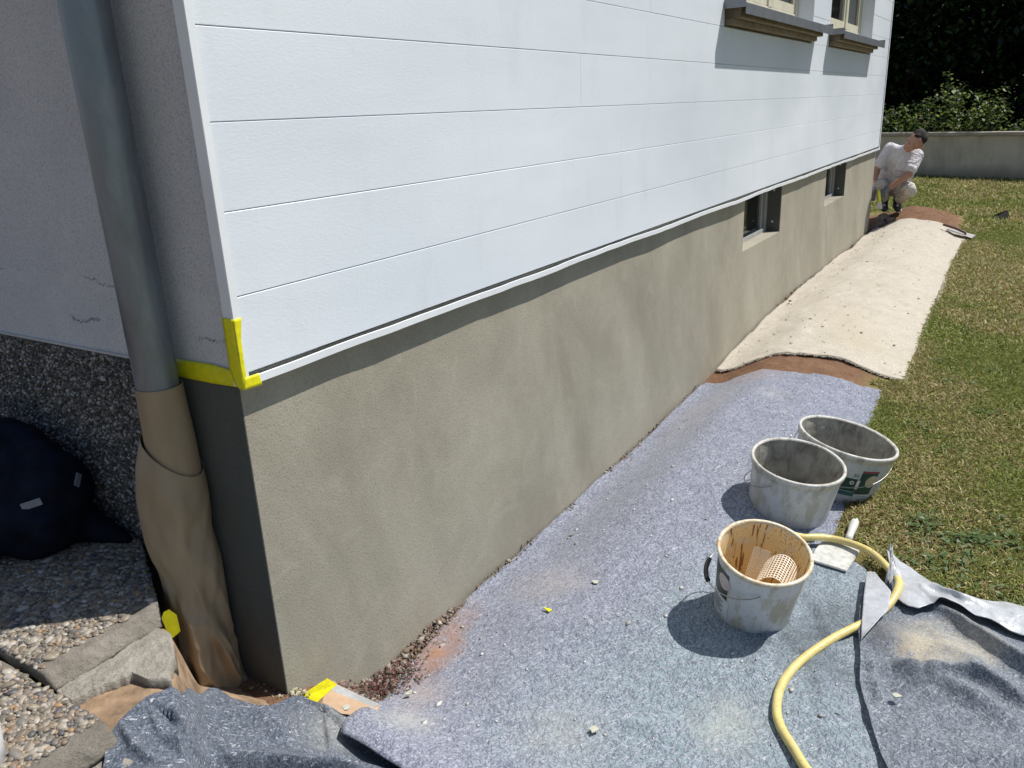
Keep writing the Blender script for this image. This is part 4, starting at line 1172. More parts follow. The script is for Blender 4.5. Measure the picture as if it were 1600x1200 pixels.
# plastic mesh scraps in the first bucket
MESHM = plain('beige_plastic_mesh', (.78, .68, .55), .5, 0, .1, 60, 0)
def mesh_scrap(name, fn, nu, nv, w, label):
    bm = []
    v = []; f = []
    def bar(p0, p1, up, width):
        d = p1 - p0; l = np.linalg.norm(d); d = d / l; s = np.cross(d, up); s /= np.linalg.norm(s)
        i = len(v)
        for p in (p0, p1):
            for a, b in ((-1, -1), (1, -1), (1, 1), (-1, 1)): v.append(p + s * a * width + up * b * width * .7)
        for k in range(4): f.append((i + k, i + (k + 1) % 4, i + 4 + (k + 1) % 4, i + 4 + k))
    for a in np.linspace(0, 1, nu):
        pts = [fn(a, b)[0] for b in np.linspace(0, 1, nv)]; ups = [fn(a, b)[1] for b in np.linspace(0, 1, nv)]
        for k in range(nv - 1): bar(pts[k], pts[k + 1], ups[k], w)
    for b in np.linspace(0, 1, nv):
        pts = [fn(a, b)[0] for a in np.linspace(0, 1, nu)]; ups = [fn(a, b)[1] for a in np.linspace(0, 1, nu)]
        for k in range(nu - 1): bar(pts[k], pts[k + 1], ups[k], w * .85)
    o = pyd(name, v, f, MESHM); tag(o, label, 'plastic mesh', 'plastic mesh scraps in the bucket')
    return o
bc = Vector(b1p); RM = e1.rotation_euler.to_matrix()
def loc(x, y, z): return np.array(bc + RM @ Vector((x, y, z)))
def flat_fn(a, b):
    p = loc(.035 - .075 * b * .6 + .0, .055 - .05 * a - .012 * b, .075 + .13 * (1 - b) * 1.0)
    p = loc(.052 - .075 * b, .040 - .050 * a, .222 - .11 * b)
    u = np.array(RM @ Vector((-.8, 0, .55))); return p, u / np.linalg.norm(u)
mesh_scrap('mesh_strip', flat_fn, 13, 22, .00075, 'straight strip of beige plastic mesh leaning inside the ochre bucket')
def loop_fn(a, b):
    th = math.pi * (1.12 * b - .12)
    c = np.array([-.045, -.02 - .0 * a, .155])
    x = c[0] - .012 + .105 * (a - .5) + .03 * math.sin(th); yv = c[1] - .034 + .054 * math.cos(th); zv = c[2] + .012 + .070 * math.sin(th)
    u = np.array(RM @ Vector((0, math.cos(th), math.sin(th)))); return loc(x + .02, yv, zv), u / np.linalg.norm(u)
mesh_scrap('mesh_strip', loop_fn, 12, 22, .0011, 'strip of beige plastic mesh curled into an arch inside the ochre bucket')

# ------------------------------------------------------------------ tools and scraps on the felt
kn = empty('filling_knife', (1.53, -1.075, 0)); tag(kn, 'plaster-caked wide filling knife with white handle lying under the yellow hose', 'filling knife')
PLM = plain('caked_plaster', (.52, .52, .49), .85, 0, .25, 45, .6)
kd = np.array([.985, -.10]); kp = np.array([.10, .985])
def kpt(u, w, z): 
    x = kd[0] * u + kp[0] * w; y = kd[1] * u + kp[1] * w
    return (x, y, z + float(gz(1.53 + x, -1.075 + y)))
bm = bmesh.new()
out = [(-.115, -.050), (-.115, .072), (-.03, .077), (.045, .075), (.078, .052), (.092, .020), (.092, -.014), (.076, -.038), (.03, -.052)]
top = [bm.verts.new(kpt(u, w, .022)) for u, w in out]; bot = [bm.verts.new(kpt(u, w, .014)) for u, w in out]
bm.faces.new(top); bm.faces.new(bot[::-1])
for i in range(len(out)): bm.faces.new((top[i], bot[i], bot[(i + 1) % len(out)], top[(i + 1) % len(out)]))
bmesh.ops.recalc_face_normals(bm, faces=bm.faces); bmesh.ops.bevel(bm, geom=bm.edges[:], offset=.002, segments=2, affect='EDGES')
bobj('blade', bm, PLM, kn)
hpts = [kpt(u, .002 + .012 * (u - .09) / .13, .024 + .012 * (u - .08) / .1) for u in np.linspace(.082, .215, 9)]
ho = tube('handle', hpts, [.012, .0125, .0125, .013, .0145, .0155, .0155, .0135, .006], plain('worn_white_handle', (.6, .6, .56), .55, 0, .15, 30, .1), kn, 14)
o = tube('hanging_hole', [np.array(hpts[-2]) + np.array([0, 0, .0128]), np.array(hpts[-2]) + np.array([0, 0, .0138])], .004, BLACKP, ho, 8)
P = [(1.50, -.905), (1.545, -.915), (1.555, -.965), (1.53, -.985), (1.485, -.96), (1.478, -.925)]
bm = bmesh.new(); vs = [bm.verts.new((x, y, float(gz(x, y)) + .022 + .012 * random.random())) for x, y in P]
fc = bm.faces.new(vs); bmesh.ops.triangulate(bm, faces=[fc]); bmesh.ops.solidify(bm, geom=bm.faces[:], thickness=.0015)
o = bobj('plastic_scraper', bm, plain('translucent_white_plastic', (.52, .53, .54), .4, 0, .1, 30, .2)); tag(o, 'crumpled whitish scrap lying between grey bucket and yellow hose', 'scrap')

def flake(name, pts, h, mat, label, cat, group=None, up=.0):
    cx = sum(p[0] for p in pts) / len(pts); cy_ = sum(p[1] for p in pts) / len(pts)
    z0 = float(gz(cx, cy_)) + h
    bm = bmesh.new(); vs = [bm.verts.new((x - cx, y - cy_, random.uniform(0, up))) for x, y in pts]
    fc = bm.faces.new(vs); bmesh.ops.triangulate(bm, faces=[fc]); bmesh.ops.solidify(bm, geom=bm.faces[:], thickness=.003)
    bmesh.ops.recalc_face_normals(bm, faces=bm.faces)
    o = bobj(name, bm, mat); o.location = (cx, cy_, z0); tag(o, label, cat, group); return o
flake('tape_scrap', [(.765, -.322), (.752, -.350), (.770, -.352)], .022, TAPE, 'tiny triangular yellow tape scrap lying on the lavender felt', 'tape scrap', None, .004)
FLK = plain('pale_plaster_flake', (.46, .46, .38), .9, 0, .15, 80, .3)
def blob(cx, cy_, r, n=9, el=1.0):
    return [(cx + r * el * math.cos(a) * random.uniform(.55, 1.15), cy_ + r * math.sin(a) * random.uniform(.5, 1.1)) for a in np.linspace(0, 2 * math.pi, n, endpoint=False)]
flake('plaster_flake', blob(.37, -.695, .0135), .022, FLK, 'round pale plaster flake low in the middle of the lavender felt', 'plaster flake')
flake('plaster_flake', blob(.272, -.166, .010, 7, 1.4), .024, FLK, 'curved cream plaster flake near the soil-stained felt edge by the corner', 'plaster flake')
flake('plaster_flake', blob(.03, -.175, .012), .052, FLK, 'greenish plaster flake at the pointed corner of the lavender felt', 'plaster flake')
flake('plaster_flake', blob(.944, -.418, .014, 8, .8), .020, FLK, 'pale plaster flake on the felt left of the ochre bucket shadow', 'plaster flake')
flake('stone_chip', blob(1.295, -.144, .012, 7), .022, plain('grey_stone_chip', (.2, .2, .19), .9), 'small dark stone chip on the felt close to the plinth', 'stone')
flake('plaster_flake', blob(.84, -1.34, .012, 8), .042, FLK, 'small white plaster flake on the rumpled grey felt', 'plaster flake')
# crumbs everywhere
bxg, byg, bzg = BLUE
n = 620
ii = rng.integers(2, 258, n); jj = rng.integers(2, 108, n)
ii[:220] = (rng.beta(1, 2.2, 220) * 250).astype(int) + 3
xx = bxg[ii, jj]; yy = byg[ii, jj]
cen = np.stack([xx, yy, bzg[ii, jj] + .0015], 1)
rad = np.clip(rng.lognormal(math.log(.0026), .55, n), .001, .011)
v, f = octas(cen, rad, np.stack([rng.uniform(.6, 1.8, n), rng.uniform(.5, 1.2, n), rng.uniform(.3, .6, n)], 1))
xx = rng.uniform(-.4, .1, 160); yy = rng.uniform(-.5, .1, 160)
o = npmesh('plaster_crumbs', v, f, CRUMB); tag(o, kind='stuff')

# corner sheet with taped edges
bs = empty('taped_sheet', (.08, -.10, 0)); tag(bs, 'brown masking sheet edged with yellow and white tape at the foot of the corner', 'masking paper')
def o2(p): return (p[0] - .08, p[1] + .10, p[2])
brd = plain('tan_board', (.44, .30, .19), .6, 0, .12, 40, .1)
def slabp(name, pts, th, mat, parent):
    bm = bmesh.new(); fc = bm.faces.new([bm.verts.new(o2(p)) for p in pts]); bmesh.ops.solidify(bm, geom=[fc], thickness=th)
    bmesh.ops.recalc_face_normals(bm, faces=bm.faces)
    return bobj(name, bm, mat, parent)
slabp('paper_sheet', [(.0, -.025, -.012), (.104, -.036, -.0185), (.133, -.188, -.0605), (.09, -.21, -.06), (.004, -.11, -.016)], .0012, brd, bs)
slabp('yellow_strip', [(.006, -.026, -.0095), (.104, -.036, -.0145), (.105, -.070, -.0215), (.010, -.082, -.012)], .0012, TAPE, bs)
slabp('white_strip', [(.1045, -.0705, -.0225), (.1325, -.188, -.0575), (.104, -.187, -.0565), (.080, -.0705, -.0215)], .0012, LAB_W, bs)
# soil and rubble along the wall
n = 4200
u = rng.random(n); xx = np.where(u < .55, .13 + .62 * rng.random(n) ** 1.4, np.where(u < .72, .75 + 2.5 * np.clip(vnoise(np.arange(n) * .013, np.zeros(n), 5) + .03 * rng.normal(size=n), 0, 1), rng.uniform(4.2, 9.0, n)))
wd = np.where(xx < .75, .14 - .10 * (xx - .13), np.where(xx < 3.4, .022, .05))
yy = -.004 - rng.random(n) ** 1.4 * wd
cen = np.stack([xx, yy, gfull(xx, yy) + .002 + .008 * rng.random(n) * (xx < .7) + .016 * np.exp(yy / .02) + .014 * ((xx > .75) & (xx < 3.4))], 1)
rad = np.clip(rng.lognormal(math.log(.0034), .6, n), .0013, .015) * np.where((xx > .75) & (xx < 3.4), .7, 1)
v, f = octas(cen, rad, np.stack([rng.uniform(.5, 1.7, n), rng.uniform(.5, 1.4, n), rng.uniform(.4, .9, n)], 1))
o = npmesh('gravel', v, f, GRAVEL); tag(o, kind='stuff')
# pale plaster crust at the foot of the corner
n = 900; a = rng.random(n)
cen = np.stack([rng.uniform(-.12, .03, n), -.004 + rng.uniform(-.05, .015, n), rng.uniform(-.03, .0, n)], 1)
cen[:, 1] = np.where(cen[:, 0] < -.005, rng.uniform(-.05, .16, n), cen[:, 1]); cen[:, 1] = np.where(cen[:, 0] >= -.005, np.minimum(cen[:, 1], -.004), cen[:, 1])
v, f = octas(cen, np.clip(rng.lognormal(math.log(.0034), .55, n), .0015, .011), np.stack([rng.uniform(.5, 1.7, n), rng.uniform(.5, 1.4, n), rng.uniform(.4, .9, n)], 1))
o = npmesh('plaster_grit', v, f, mk_island('pale_grit', [(0, (.45, .42, .3)), (.4, (.32, .3, .25)), (.7, (.55, .52, .4)), (.9, (.3, .3, .08))], .95)); tag(o, kind='stuff')

# reddish stonecrop
def leafset(cen, size, nrm_tilt, cols, aspect=2.2):
    n = len(cen)
    a = rng.uniform(0, 2 * np.pi, n); tl = rng.uniform(*nrm_tilt, n)
    d = np.stack([np.cos(a) * np.cos(tl), np.sin(a) * np.cos(tl), np.sin(tl)], 1)
    s = np.stack([-np.sin(a), np.cos(a), rng.uniform(-.4, .4, n)], 1); s /= np.linalg.norm(s, axis=1)[:, None]
    l = size * rng.uniform(.7, 1.3, n); w = l / aspect
    p0 = cen; p1 = cen + d * (l * .5)[:, None] + s * (w * .5)[:, None]; p3 = cen + d * (l * .5)[:, None] - s * (w * .5)[:, None]
    p2 = cen + d * l[:, None] - np.array([0, 0, .15]) * l[:, None]
    V = np.stack([p0, p1, p2, p3], 1).reshape(-1, 3)
    F = np.arange(4 * n).reshape(n, 4)
    return V, F, np.repeat(cols, 4, 0)
n = 520
xx = .30 + .075 * rng.normal(size=n); yy = -.075 + .028 * rng.normal(size=n); yy = np.minimum(yy, -.01)
ca = np.array([(.17, .05, .06), (.10, .07, .05), (.25, .15, .13), (.07, .08, .04), (.2, .09, .08)])[rng.integers(0, 5, n)]
V, F, K = leafset(np.stack([xx, yy, gz(xx, yy) + rng.uniform(0, .035, n)], 1), .013, (-.2, 1.2), ca)
o = npmesh('stonecrop', V, F, LEAF, None, False, K); tag(o, kind='stuff')

# ------------------------------------------------------------------ rucksack on the landing
def remesh_obj(name, parts, voxel, mat, parent=None, smooth_it=4):
    bm = bmesh.new()
    for prt in parts:
        if prt[0] == 'cap':
            _, a, b, ra, rb = prt
            a = np.array(a, float); b = np.array(b, float); d = b - a; l = np.linalg.norm(d); d = d / l
            pts = []; rr = []
            for k in range(5): th = -math.pi / 2 + math.pi / 2 * (k + .15) / 5; pts.append(a + d * ra * math.sin(th)); rr.append(max(.001, ra * math.cos(th)))
            for k in range(7): t = k / 6; pts.append(a + d * l * t); rr.append(ra + (rb - ra) * t)
            for k in range(1, 6): th = math.pi / 2 * (k - .15) / 5; pts.append(b + d * rb * math.sin(th)); rr.append(max(.001, rb * math.cos(th)))
            up = np.array([0, 0, 1.]) if abs(d[2]) < .9 else np.array([1., 0, 0])
            u = np.cross(d, up); u /= np.linalg.norm(u); w = np.cross(d, u)
            n = 14; V = [[bm.verts.new(tuple(p + r * (math.cos(6.2832 * k / n) * u + math.sin(6.2832 * k / n) * w))) for k in range(n)] for p, r in zip(pts, rr)]
            for i in range(len(V) - 1):
                for k in range(n): bm.faces.new((V[i][k], V[i][(k + 1) % n], V[i + 1][(k + 1) % n], V[i + 1][k]))
            bm.faces.new(V[0][::-1]); bm.faces.new(V[-1])
        else:
            _, c, r, rot = prt
            q = bmesh.ops.create_uvsphere(bm, u_segments=20, v_segments=14, radius=1)
            M_ = Matrix.Translation(c) @ Euler(rot).to_matrix().to_4x4() @ Matrix.Diagonal((*r, 1))
            for v in q['verts']: v.co = M_ @ v.co
    bmesh.ops.recalc_face_normals(bm, faces=bm.faces)
    o = bobj(name, bm, mat)
    md = o.modifiers.new('r', 'REMESH'); md.mode = 'VOXEL'; md.voxel_size = voxel
    if smooth_it:
        s = o.modifiers.new('s', 'SMOOTH'); s.iterations = smooth_it; s.factor = .5
    dg = bpy.context.evaluated_depsgraph_get(); dg.update()
    me = bpy.data.meshes.new_from_object(o.evaluated_get(dg))
    old = o.data; o.modifiers.clear(); o.data = me; bpy.data.meshes.remove(old)
    me.name = name
    if not me.materials: me.materials.append(mat)
    me.polygons.foreach_set('use_smooth', [True] * len(me.polygons))
    if parent: o.parent = parent
    return o
def mk_navy():
    M = Mat('navy_nylon', (.006, .008, .016), .85, 0, .12)
    p = M.pos(); M.color(M.ramp(M.noise(p, 18, 4), [(.3, (.004, .005, .009)), (.7, (.009, .014, .028))]))
    q = M.bump(M.noise(p, 16, 3, .5, .6), .6, .02); M.bump(M.noise(p, 500, 2), .2, .0006, q)
    return M.m
NAVY = mk_navy()
bag = empty('rucksack', (-.16, .78, .32)); tag(bag, 'dark navy rucksack with two pale reflective tabs slumped against the pebble-dash wall', 'rucksack')
remesh_obj('bag_body', [('ell', (.03, .08, .13), (.14, .24, .15), (0, 0, 0)), ('ell', (.03, .07, .21), (.10, .19, .10), (.35, .1, 0)), ('cap', (.02, .20, .30), (.05, .02, .26), .04, .05), ('ell', (.0, -.06, .09), (.12, .12, .10), (0, 0, 0)), ('ell', (.04, -.10, .16), (.09, .09, .10), (.3, 0, 0)),
                          ('ell', (-.10, .12, .08), (.10, .18, .09), (0, 0, 0)), ('cap', (-.04, .16, .26), (.05, -.07, .24), .035, .04), ('cap', (.08, -.12, .05), (.12, -.25, .015), .05, .015), ('cap', (-.10, .1, .22), (-.14, -.04, .06), .035, .05), ('cap', (.0, .0, .24), (-.03, -.15, .10), .03, .05)], .009, NAVY, bag, 6)
bagb = [o for o in bag.children][0]
for v in bagb.data.vertices:
    c_ = v.co; k_ = .016 * (1 - 2 * abs(float(fbm(c_.y * 6 + c_.z * 3, c_.z * 7 - c_.x * 5, 2, 15)))) + .012 * float(fbm(c_.y * 14, c_.z * 12 + c_.x * 9, 2, 18))
    c_ += (c_ - Vector((.03, .03, .12))).normalized() * k_
bagb.data.update()
tube('shoulder_strap', catmull([(-.10, .22, .16), (-.13, .12, .20), (-.12, .03, .15), (-.10, -.02, .06)], 8), .017, NAVY, bag, 8)
REFL = plain('reflective_fabric', (.22, .235, .26), .4, 0, .08, 90, .05)
def tab(p, d, up, l, w):
    p = np.array(p); d = np.array(d, float); d /= np.linalg.norm(d); up = np.array(up, float); up -= d * (up @ d); up /= np.linalg.norm(up)
    nn = np.cross(d, up)
    v = [p + d * a * l + up * b * w + nn * .004 * c for c in (0, 1) for a, b in ((-.5, -.5), (.5, -.5), (.5, .5), (-.5, .5))]
    pyd('reflective_tab', v, [(0, 1, 2, 3), (7, 6, 5, 4), (0, 4, 5, 1), (1, 5, 6, 2), (2, 6, 7, 3), (3, 7, 4, 0)], REFL, bag)
def tab_on(p, n, l, w, roll):
    p = np.array(p) - np.array((-.16, .78, .32)); n = np.array(n); h = np.cross([0, 0, 1.], n); h /= np.linalg.norm(h)
    up = np.cross(n, h); d = h * math.cos(roll) + up * math.sin(roll)
    tab(p + n * .001, d, np.cross(n, d), l, w)
tab_on((-.0941, .6010, .5174), (.4198, -.8827, .2113), .036, .017, .75)
tab_on((-.2040, .6303, .4905), (-.7701, -.6346, .0648), .052, .019, .25)

# ------------------------------------------------------------------ garden wall at the end of the lawn
gw = empty('garden_wall', (15.0, -1.4, -.05)); tag(gw, 'low weathered concrete garden wall with flat coping at the end of the lawn', 'garden wall')
def mk_gwall():
    M = Mat('stained_garden_wall', (.3, .29, .26), .95, 0, .2)
    p = M.pos()
    a = M.noise(p, 2.4, 6, .68); st = M.noise(M.mapv(p, (1, 3.2, .5)), 1.0, 5, .65); f = M.noise(p, 60, 4, .7)
    c = M.ramp(a, [(.3, (.36, .345, .29)), (.7, (.50, .475, .41))])
    c = M.mix(M.ramp(st, [(.5, 0.), (.72, .6)]), c, (.22, .215, .19))
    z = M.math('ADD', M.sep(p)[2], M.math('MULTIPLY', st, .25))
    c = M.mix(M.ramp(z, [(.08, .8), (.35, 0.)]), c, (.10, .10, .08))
    c = M.mix(M.ramp(z, [(.80, 0.), (.92, .45)]), c, (.2, .19, .16))
    M.color(c); M.bump(f, .5, .006); return M.m
GW = mk_gwall()
ang = -math.atan2(.33, 1)
gw.rotation_euler = (0, 0, ang)
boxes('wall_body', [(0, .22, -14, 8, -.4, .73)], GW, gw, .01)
nseg = 11
for k in range(nseg):
    box('coping_slab', -.05, .27, -14 + 2 * k + .004, -14 + 2 * (k + 1) - .004, .7305, .785, mk_concrete('coping_concrete', (.30, .27, .23), (.42, .39, .34), 6) if k == 0 else bpy.data.materials['coping_concrete'], gw, .008)

# ------------------------------------------------------------------ trees and shrubs beyond the wall
def crown(cen, size, spread, ncl, per, leaf, cols, droop=0.0):
    cl = []
    for k in range(ncl):
        d = rng.normal(size=3); d /= np.linalg.norm(d); r = rng.random() ** .45
        cl.append(np.array(cen) + d * r * np.array(size))
    cl = np.array(cl)
    cs = np.repeat(cl, per, 0) + rng.normal(size=(ncl * per, 3)) * spread
    base_c = np.array(cols)
    kc = base_c[rng.integers(0, len(cols), ncl * per)] * (rng.uniform(.75, 1.25, (ncl, 1)).repeat(per, 0))
    return leafset(cs, leaf, (-.9, .9), kc, 1.7)
def tree(x, y, h, cw, name, label, cat, cols, leaf=.10, ncl=150, per=42, trunk_r=.14, group=None, low=.12, spread=.28):
    z0 = float(gz(x, y)); e = empty(name, (x, y, z0)); tag(e, label, cat, group)
    pts = [(0, 0, -.1)] + [(random.uniform(-.12, .12) * k, random.uniform(-.12, .12) * k, h * .2 * k) for k in range(1, 5)]
    v, f = tube_data(catmull(pts, 4), np.linspace(trunk_r, trunk_r * .25, 17), 8)
    vv = list(v); fl_ = list(f)
    for k in range(9):
        zz = h * random.uniform(.2, .8); a = random.uniform(0, 6.28); l = cw * random.uniform(.5, .9)
        p = catmull([(0, 0, zz), (math.cos(a) * l * .5, math.sin(a) * l * .5, zz + .25 * l), (math.cos(a) * l, math.sin(a) * l, zz + .35 * l)], 4)
        v2, f2 = tube_data(p, np.linspace(trunk_r * .35, .012, len(p)), 6); o_ = len(vv)
        vv += list(v2); fl_ += [tuple(i + o_ for i in q) for q in f2]
    pyd('trunk', vv, fl_, BARK, e, True)
    V, F, K = crown((0, 0, h * (.5 + low / 2)), (cw, cw, h * (.5 - low / 2)), spread, ncl, per, leaf, cols)
    npmesh('crown', V, F, LEAF, e, False, K)
    return e
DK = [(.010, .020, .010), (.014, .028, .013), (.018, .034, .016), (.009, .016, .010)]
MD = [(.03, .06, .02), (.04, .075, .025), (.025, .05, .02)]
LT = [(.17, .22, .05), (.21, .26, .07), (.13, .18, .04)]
# sunlit shrubs just behind the wall
SH = [(16.35, .55, 1.35, .60, 'light green leafy shrub behind the wall next to the house edge'), (16.1, -.10, 1.8, .55, 'taller upright sunlit shrub behind the wall, above the worker'), (15.9, -.85, 1.6, .50, 'upright bright green shrub behind the wall right of the worker'),
      (15.55, -1.8, 1.5, .60, 'leafy green shrub behind the wall at the right edge'), (15.2, -2.9, 1.5, .7, 'rounded green shrub behind the wall beyond the right edge'), (16.8, 1.6, 1.4, .7, 'green shrub behind the wall hidden mostly by the house')]
def shrub(x, y, h, w, label):
    z0 = float(gz(x, y)); e = empty('shrub', (x, y, z0)); tag(e, label, 'shrub', 'shrubs behind the garden wall')
    cs = []; vv = []; fl_ = []
    for k in range(17):
        a = random.uniform(0, 6.28); r = w * 1.35 * random.random() ** .5; hh = h * random.uniform(.45, 1.05) * (1 - .12 * (r / w) ** 2)
        tip = np.array([math.cos(a) * r, math.sin(a) * r, hh]); mid = tip * np.array([.55, .55, .55]) + rng.normal(size=3) * .04
        p = catmull([(0, 0, -.05), mid, tip], 6); v2, f2 = tube_data(p, np.linspace(.014, .003, len(p)), 5); o_ = len(vv)
        vv += list(v2); fl_ += [tuple(i + o_ for i in q) for q in f2]
        t = rng.random(150) ** .7
        idx = (t * (len(p) - 1)).astype(int)
        cs.append(p[idx] + rng.normal(size=(150, 3)) * (.05 + .10 * (1 - t))[:, None])
    pyd('stems', vv, fl_, BARK, e, True)
    cs = np.concatenate(cs); K = np.array(LT + MD)[rng.integers(0, 6, len(cs))]
    V, F, K = leafset(cs, .085, (-.7, .9), K, 1.6)
    npmesh('foliage', V, F, SHLEAF, e, False, K)
for s in SH: shrub(*s)
# dark wood behind
TR = [(21.0, 1.1, 5.6, 1.7, 1), (20.8, -.6, 5.4, 1.6, 1), (20.6, -2.3, 6.0, 1.7, 0), (20.4, -4.4, 5.8, 1.8, 1), (21.8, 3.0, 6.2, 2.0, 0), (23.6, .2, 6.8, 1.9, 0), (23.4, -1.6, 7.2, 1.9, 1), (23.0, -3.6, 6.6, 2.0, 0), (24.2, 2.2, 7.0, 2.0, 1), (20.2, -6.6, 6.4, 2.0, 0), (22.5, -6.4, 7.4, 2.1, 1), (19.8, -9.2, 6.6, 2.2, 0), (23.0, 5.4, 7.2, 2.2, 1)]
TLAB = ['dark dense tree just behind the shrubs next to the house edge', 'dark leafy tree with a few lit sprays behind the shrubs above the worker', 'dark tall tree behind the wall at the right edge', 'dark tree behind the wall beyond the right edge', 'dark tree behind the wall hidden by the house', 'tall dark tree in the second row near the house edge', 'tallest dark tree in the second row above the worker', 'tall dark tree in the second row at the right edge', 'tall dark tree in the second row hidden by the house', 'broad dark tree far right beyond the lawn wall', 'tall dark tree far right in the back row', 'rightmost broad dark tree along the wall', 'tall dark tree far left behind the house']
for (x, y, h, w, k), lb in zip(TR, TLAB):
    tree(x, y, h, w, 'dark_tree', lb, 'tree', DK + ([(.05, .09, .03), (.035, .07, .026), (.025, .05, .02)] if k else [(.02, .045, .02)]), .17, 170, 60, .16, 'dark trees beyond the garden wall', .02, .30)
# low undergrowth that closes the view between the trunks
n = 26000
t = rng.random(n); yy = rng.uniform(-12, 7, n); xx = 19.4 + .33 * (yy + 1.4) * .3 + rng.uniform(0, 6.5, n)
cs = np.stack([xx, yy, -.04 + 2.6 * rng.random(n) ** 1.2], 1)
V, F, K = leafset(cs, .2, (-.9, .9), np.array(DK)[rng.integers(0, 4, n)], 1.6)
o = npmesh('undergrowth', V, F, LEAF, None, False, K); tag(o, kind='stuff')

# ------------------------------------------------------------------ lawn
def inside_mats(x, y):
    m1 = (x > 1.5) & (x < 3.25) & (y > np.interp(x, [1.5, 1.86, 2.54, 3.2], [-1.035, -1.03, -.985, -.96]))
    m2 = (x <= 1.5) & (y > np.interp(x, [0, .5, 1.22, 1.36, 1.5], [-1.9, -1.65, -1.32, -1.22, -1.18]))
    m3 = (x >= 3.25) & (x < 8.7) & (y > np.interp(x, [3.25, 3.42, 4.45, 6.1, 7.87, 8.7], [-.85, -1.04, -1.015, -.995, -.98, -1.0]))
    m4 = (x < np.interp(y, [-3, -2.3, -1.8, -1.6, -1.5, -1.42, -1.335, -1.26, -1.215, -1.195], [1.46, 1.46, 1.455, 1.425, 1.41, 1.40, 1.465, 1.525, 1.56, 1.42])) & (y < -1.15)
    m5 = (x >= 8.6) & (x < 10.3) & (y > -.82)
    m6 = y > -.9 + 0 * x
    m6 = m6 & (x < 10.3)
    m7 = (x > 1.40) & (((x < 1.50) & (y > -1.165)) | ((x < 1.64) & (np.abs(y + 1.085) < .075)))
    return m7 | m1 | m2 | m3 | m4 | m5 | m6
def scatter(n, x0, x1, y0, y1):
    x = rng.uniform(x0, x1, n); y = rng.uniform(y0, y1, n)
    k = ~inside_mats(x, y); return x[k], y[k]
def blades(x, y, lmin, lmax, w, flat):
    n = len(x)
    a = rng.uniform(0, 2 * np.pi, n); tl = np.clip(rng.normal(flat, .35, n), .05, 1.45)
    l = rng.uniform(lmin, lmax, n)
    z0 = gz(x, y) + rng.uniform(0, .012, n)
    d = np.stack([np.cos(a) * np.cos(tl), np.sin(a) * np.cos(tl), np.sin(tl)], 1)
    s = np.stack([-np.sin(a), np.cos(a), rng.uniform(-.5, .5, n)], 1) * (w * rng.uniform(.6, 1.3, n))[:, None]
    p = np.stack([x, y, z0], 1)
    mid = p + d * (l * .55)[:, None]
    d2 = d.copy(); d2[:, 2] -= rng.uniform(.2, .8, n); tip = mid + d2 * (l * .5)[:, None]
    tip[:, 2] = np.maximum(tip[:, 2], z0 + .002)
    V = np.stack([p - s * .6, p + s * .6, mid + s, tip, mid - s], 1).reshape(-1, 3)
    F = np.arange(5 * n).reshape(n, 5)
    pat = fbm(x * 1.3, y * 1.3, 4, 91) + .6 * fbm(x * 5, y * 5, 3, 95)
    pat = pat + np.where(x < 4.5, .42 * sm(-1.05, -1.6, y) - .12, -.18 + .25 * sm(-1.5, -2.2, y)) + np.where(x > 10, .12, 0)
    u = rng.random(n)
    g = np.array([(.13, .17, .032), (.18, .22, .05), (.235, .25, .075), (.145, .155, .04)])[rng.integers(0, 4, n)]
    b = np.array([(.38, .32, .15), (.27, .21, .10), (.48, .42, .24), (.20, .145, .07)])[rng.integers(0, 4, n)]
    isg = u < np.clip(.82 + 1.1 * pat, .38, .97)
    K = np.where(isg[:, None], g, b) * rng.uniform(.95, 1.62, (n, 1))
    return V, F, np.repeat(K, 5, 0)
parts_ = []
x, y = scatter(420000, 1.0, 4.2, -3.2, -.8); parts_.append(blades(x, y, .014, .040, .0014, .5))
x, y = scatter(230000, 4.2, 9, -3.6, -.8); parts_.append(blades(x, y, .022, .05, .0026, .55))
x, y = scatter(100000, 9, 16.2, -4.5, 2.2)
k = (x - 15.0 - .33 * (y + 1.4)) < -.02; x, y = x[k], y[k]; k = ~((y > -.02) & (x < 9)); parts_.append(blades(x[k], y[k], .04, .085, .0045, .65))
x, y = scatter(60000, -1, 9, -8, -3.0); parts_.append(blades(x, y, .04, .08, .006, .6))
off_ = 0; VV = []; FF = []; KK = []
for V, F, K in parts_:
    VV.append(V); FF.append(F + off_); KK.append(K); off_ += len(V)
o = npmesh('grass', np.concatenate(VV), np.concatenate(FF), GRASS, None, False, np.concatenate(KK)); tag(o, kind='stuff')
# broad-leaved weeds in the turf
n = 700
cx = np.r_[rng.uniform(1.45, 1.9, 30), rng.uniform(1.6, 7, 60)]; cy_ = np.r_[rng.uniform(-1.75, -1.25, 30), rng.uniform(-2.4, -1.12, 60)]
k = ~inside_mats(cx, cy_); cx, cy_ = cx[k], cy_[k]
xx = np.repeat(cx, 14) + rng.normal(size=len(cx) * 14) * .03; yy = np.repeat(cy_, 14) + rng.normal(size=len(cx) * 14) * .03
kk = ~inside_mats(xx, yy); xx, yy = xx[kk], yy[kk]
K = np.array([(.09, .15, .05), (.13, .19, .08), (.07, .12, .035)])[rng.integers(0, 3, len(xx))]
V, F, K = leafset(np.stack([xx, yy, gz(xx, yy) + rng.uniform(.012, .035, len(xx))], 1), .024, (-.15, .5), K, 2.0)
o = npmesh('lawn_weeds', V, F, LEAF, None, False, K); tag(o, kind='stuff')

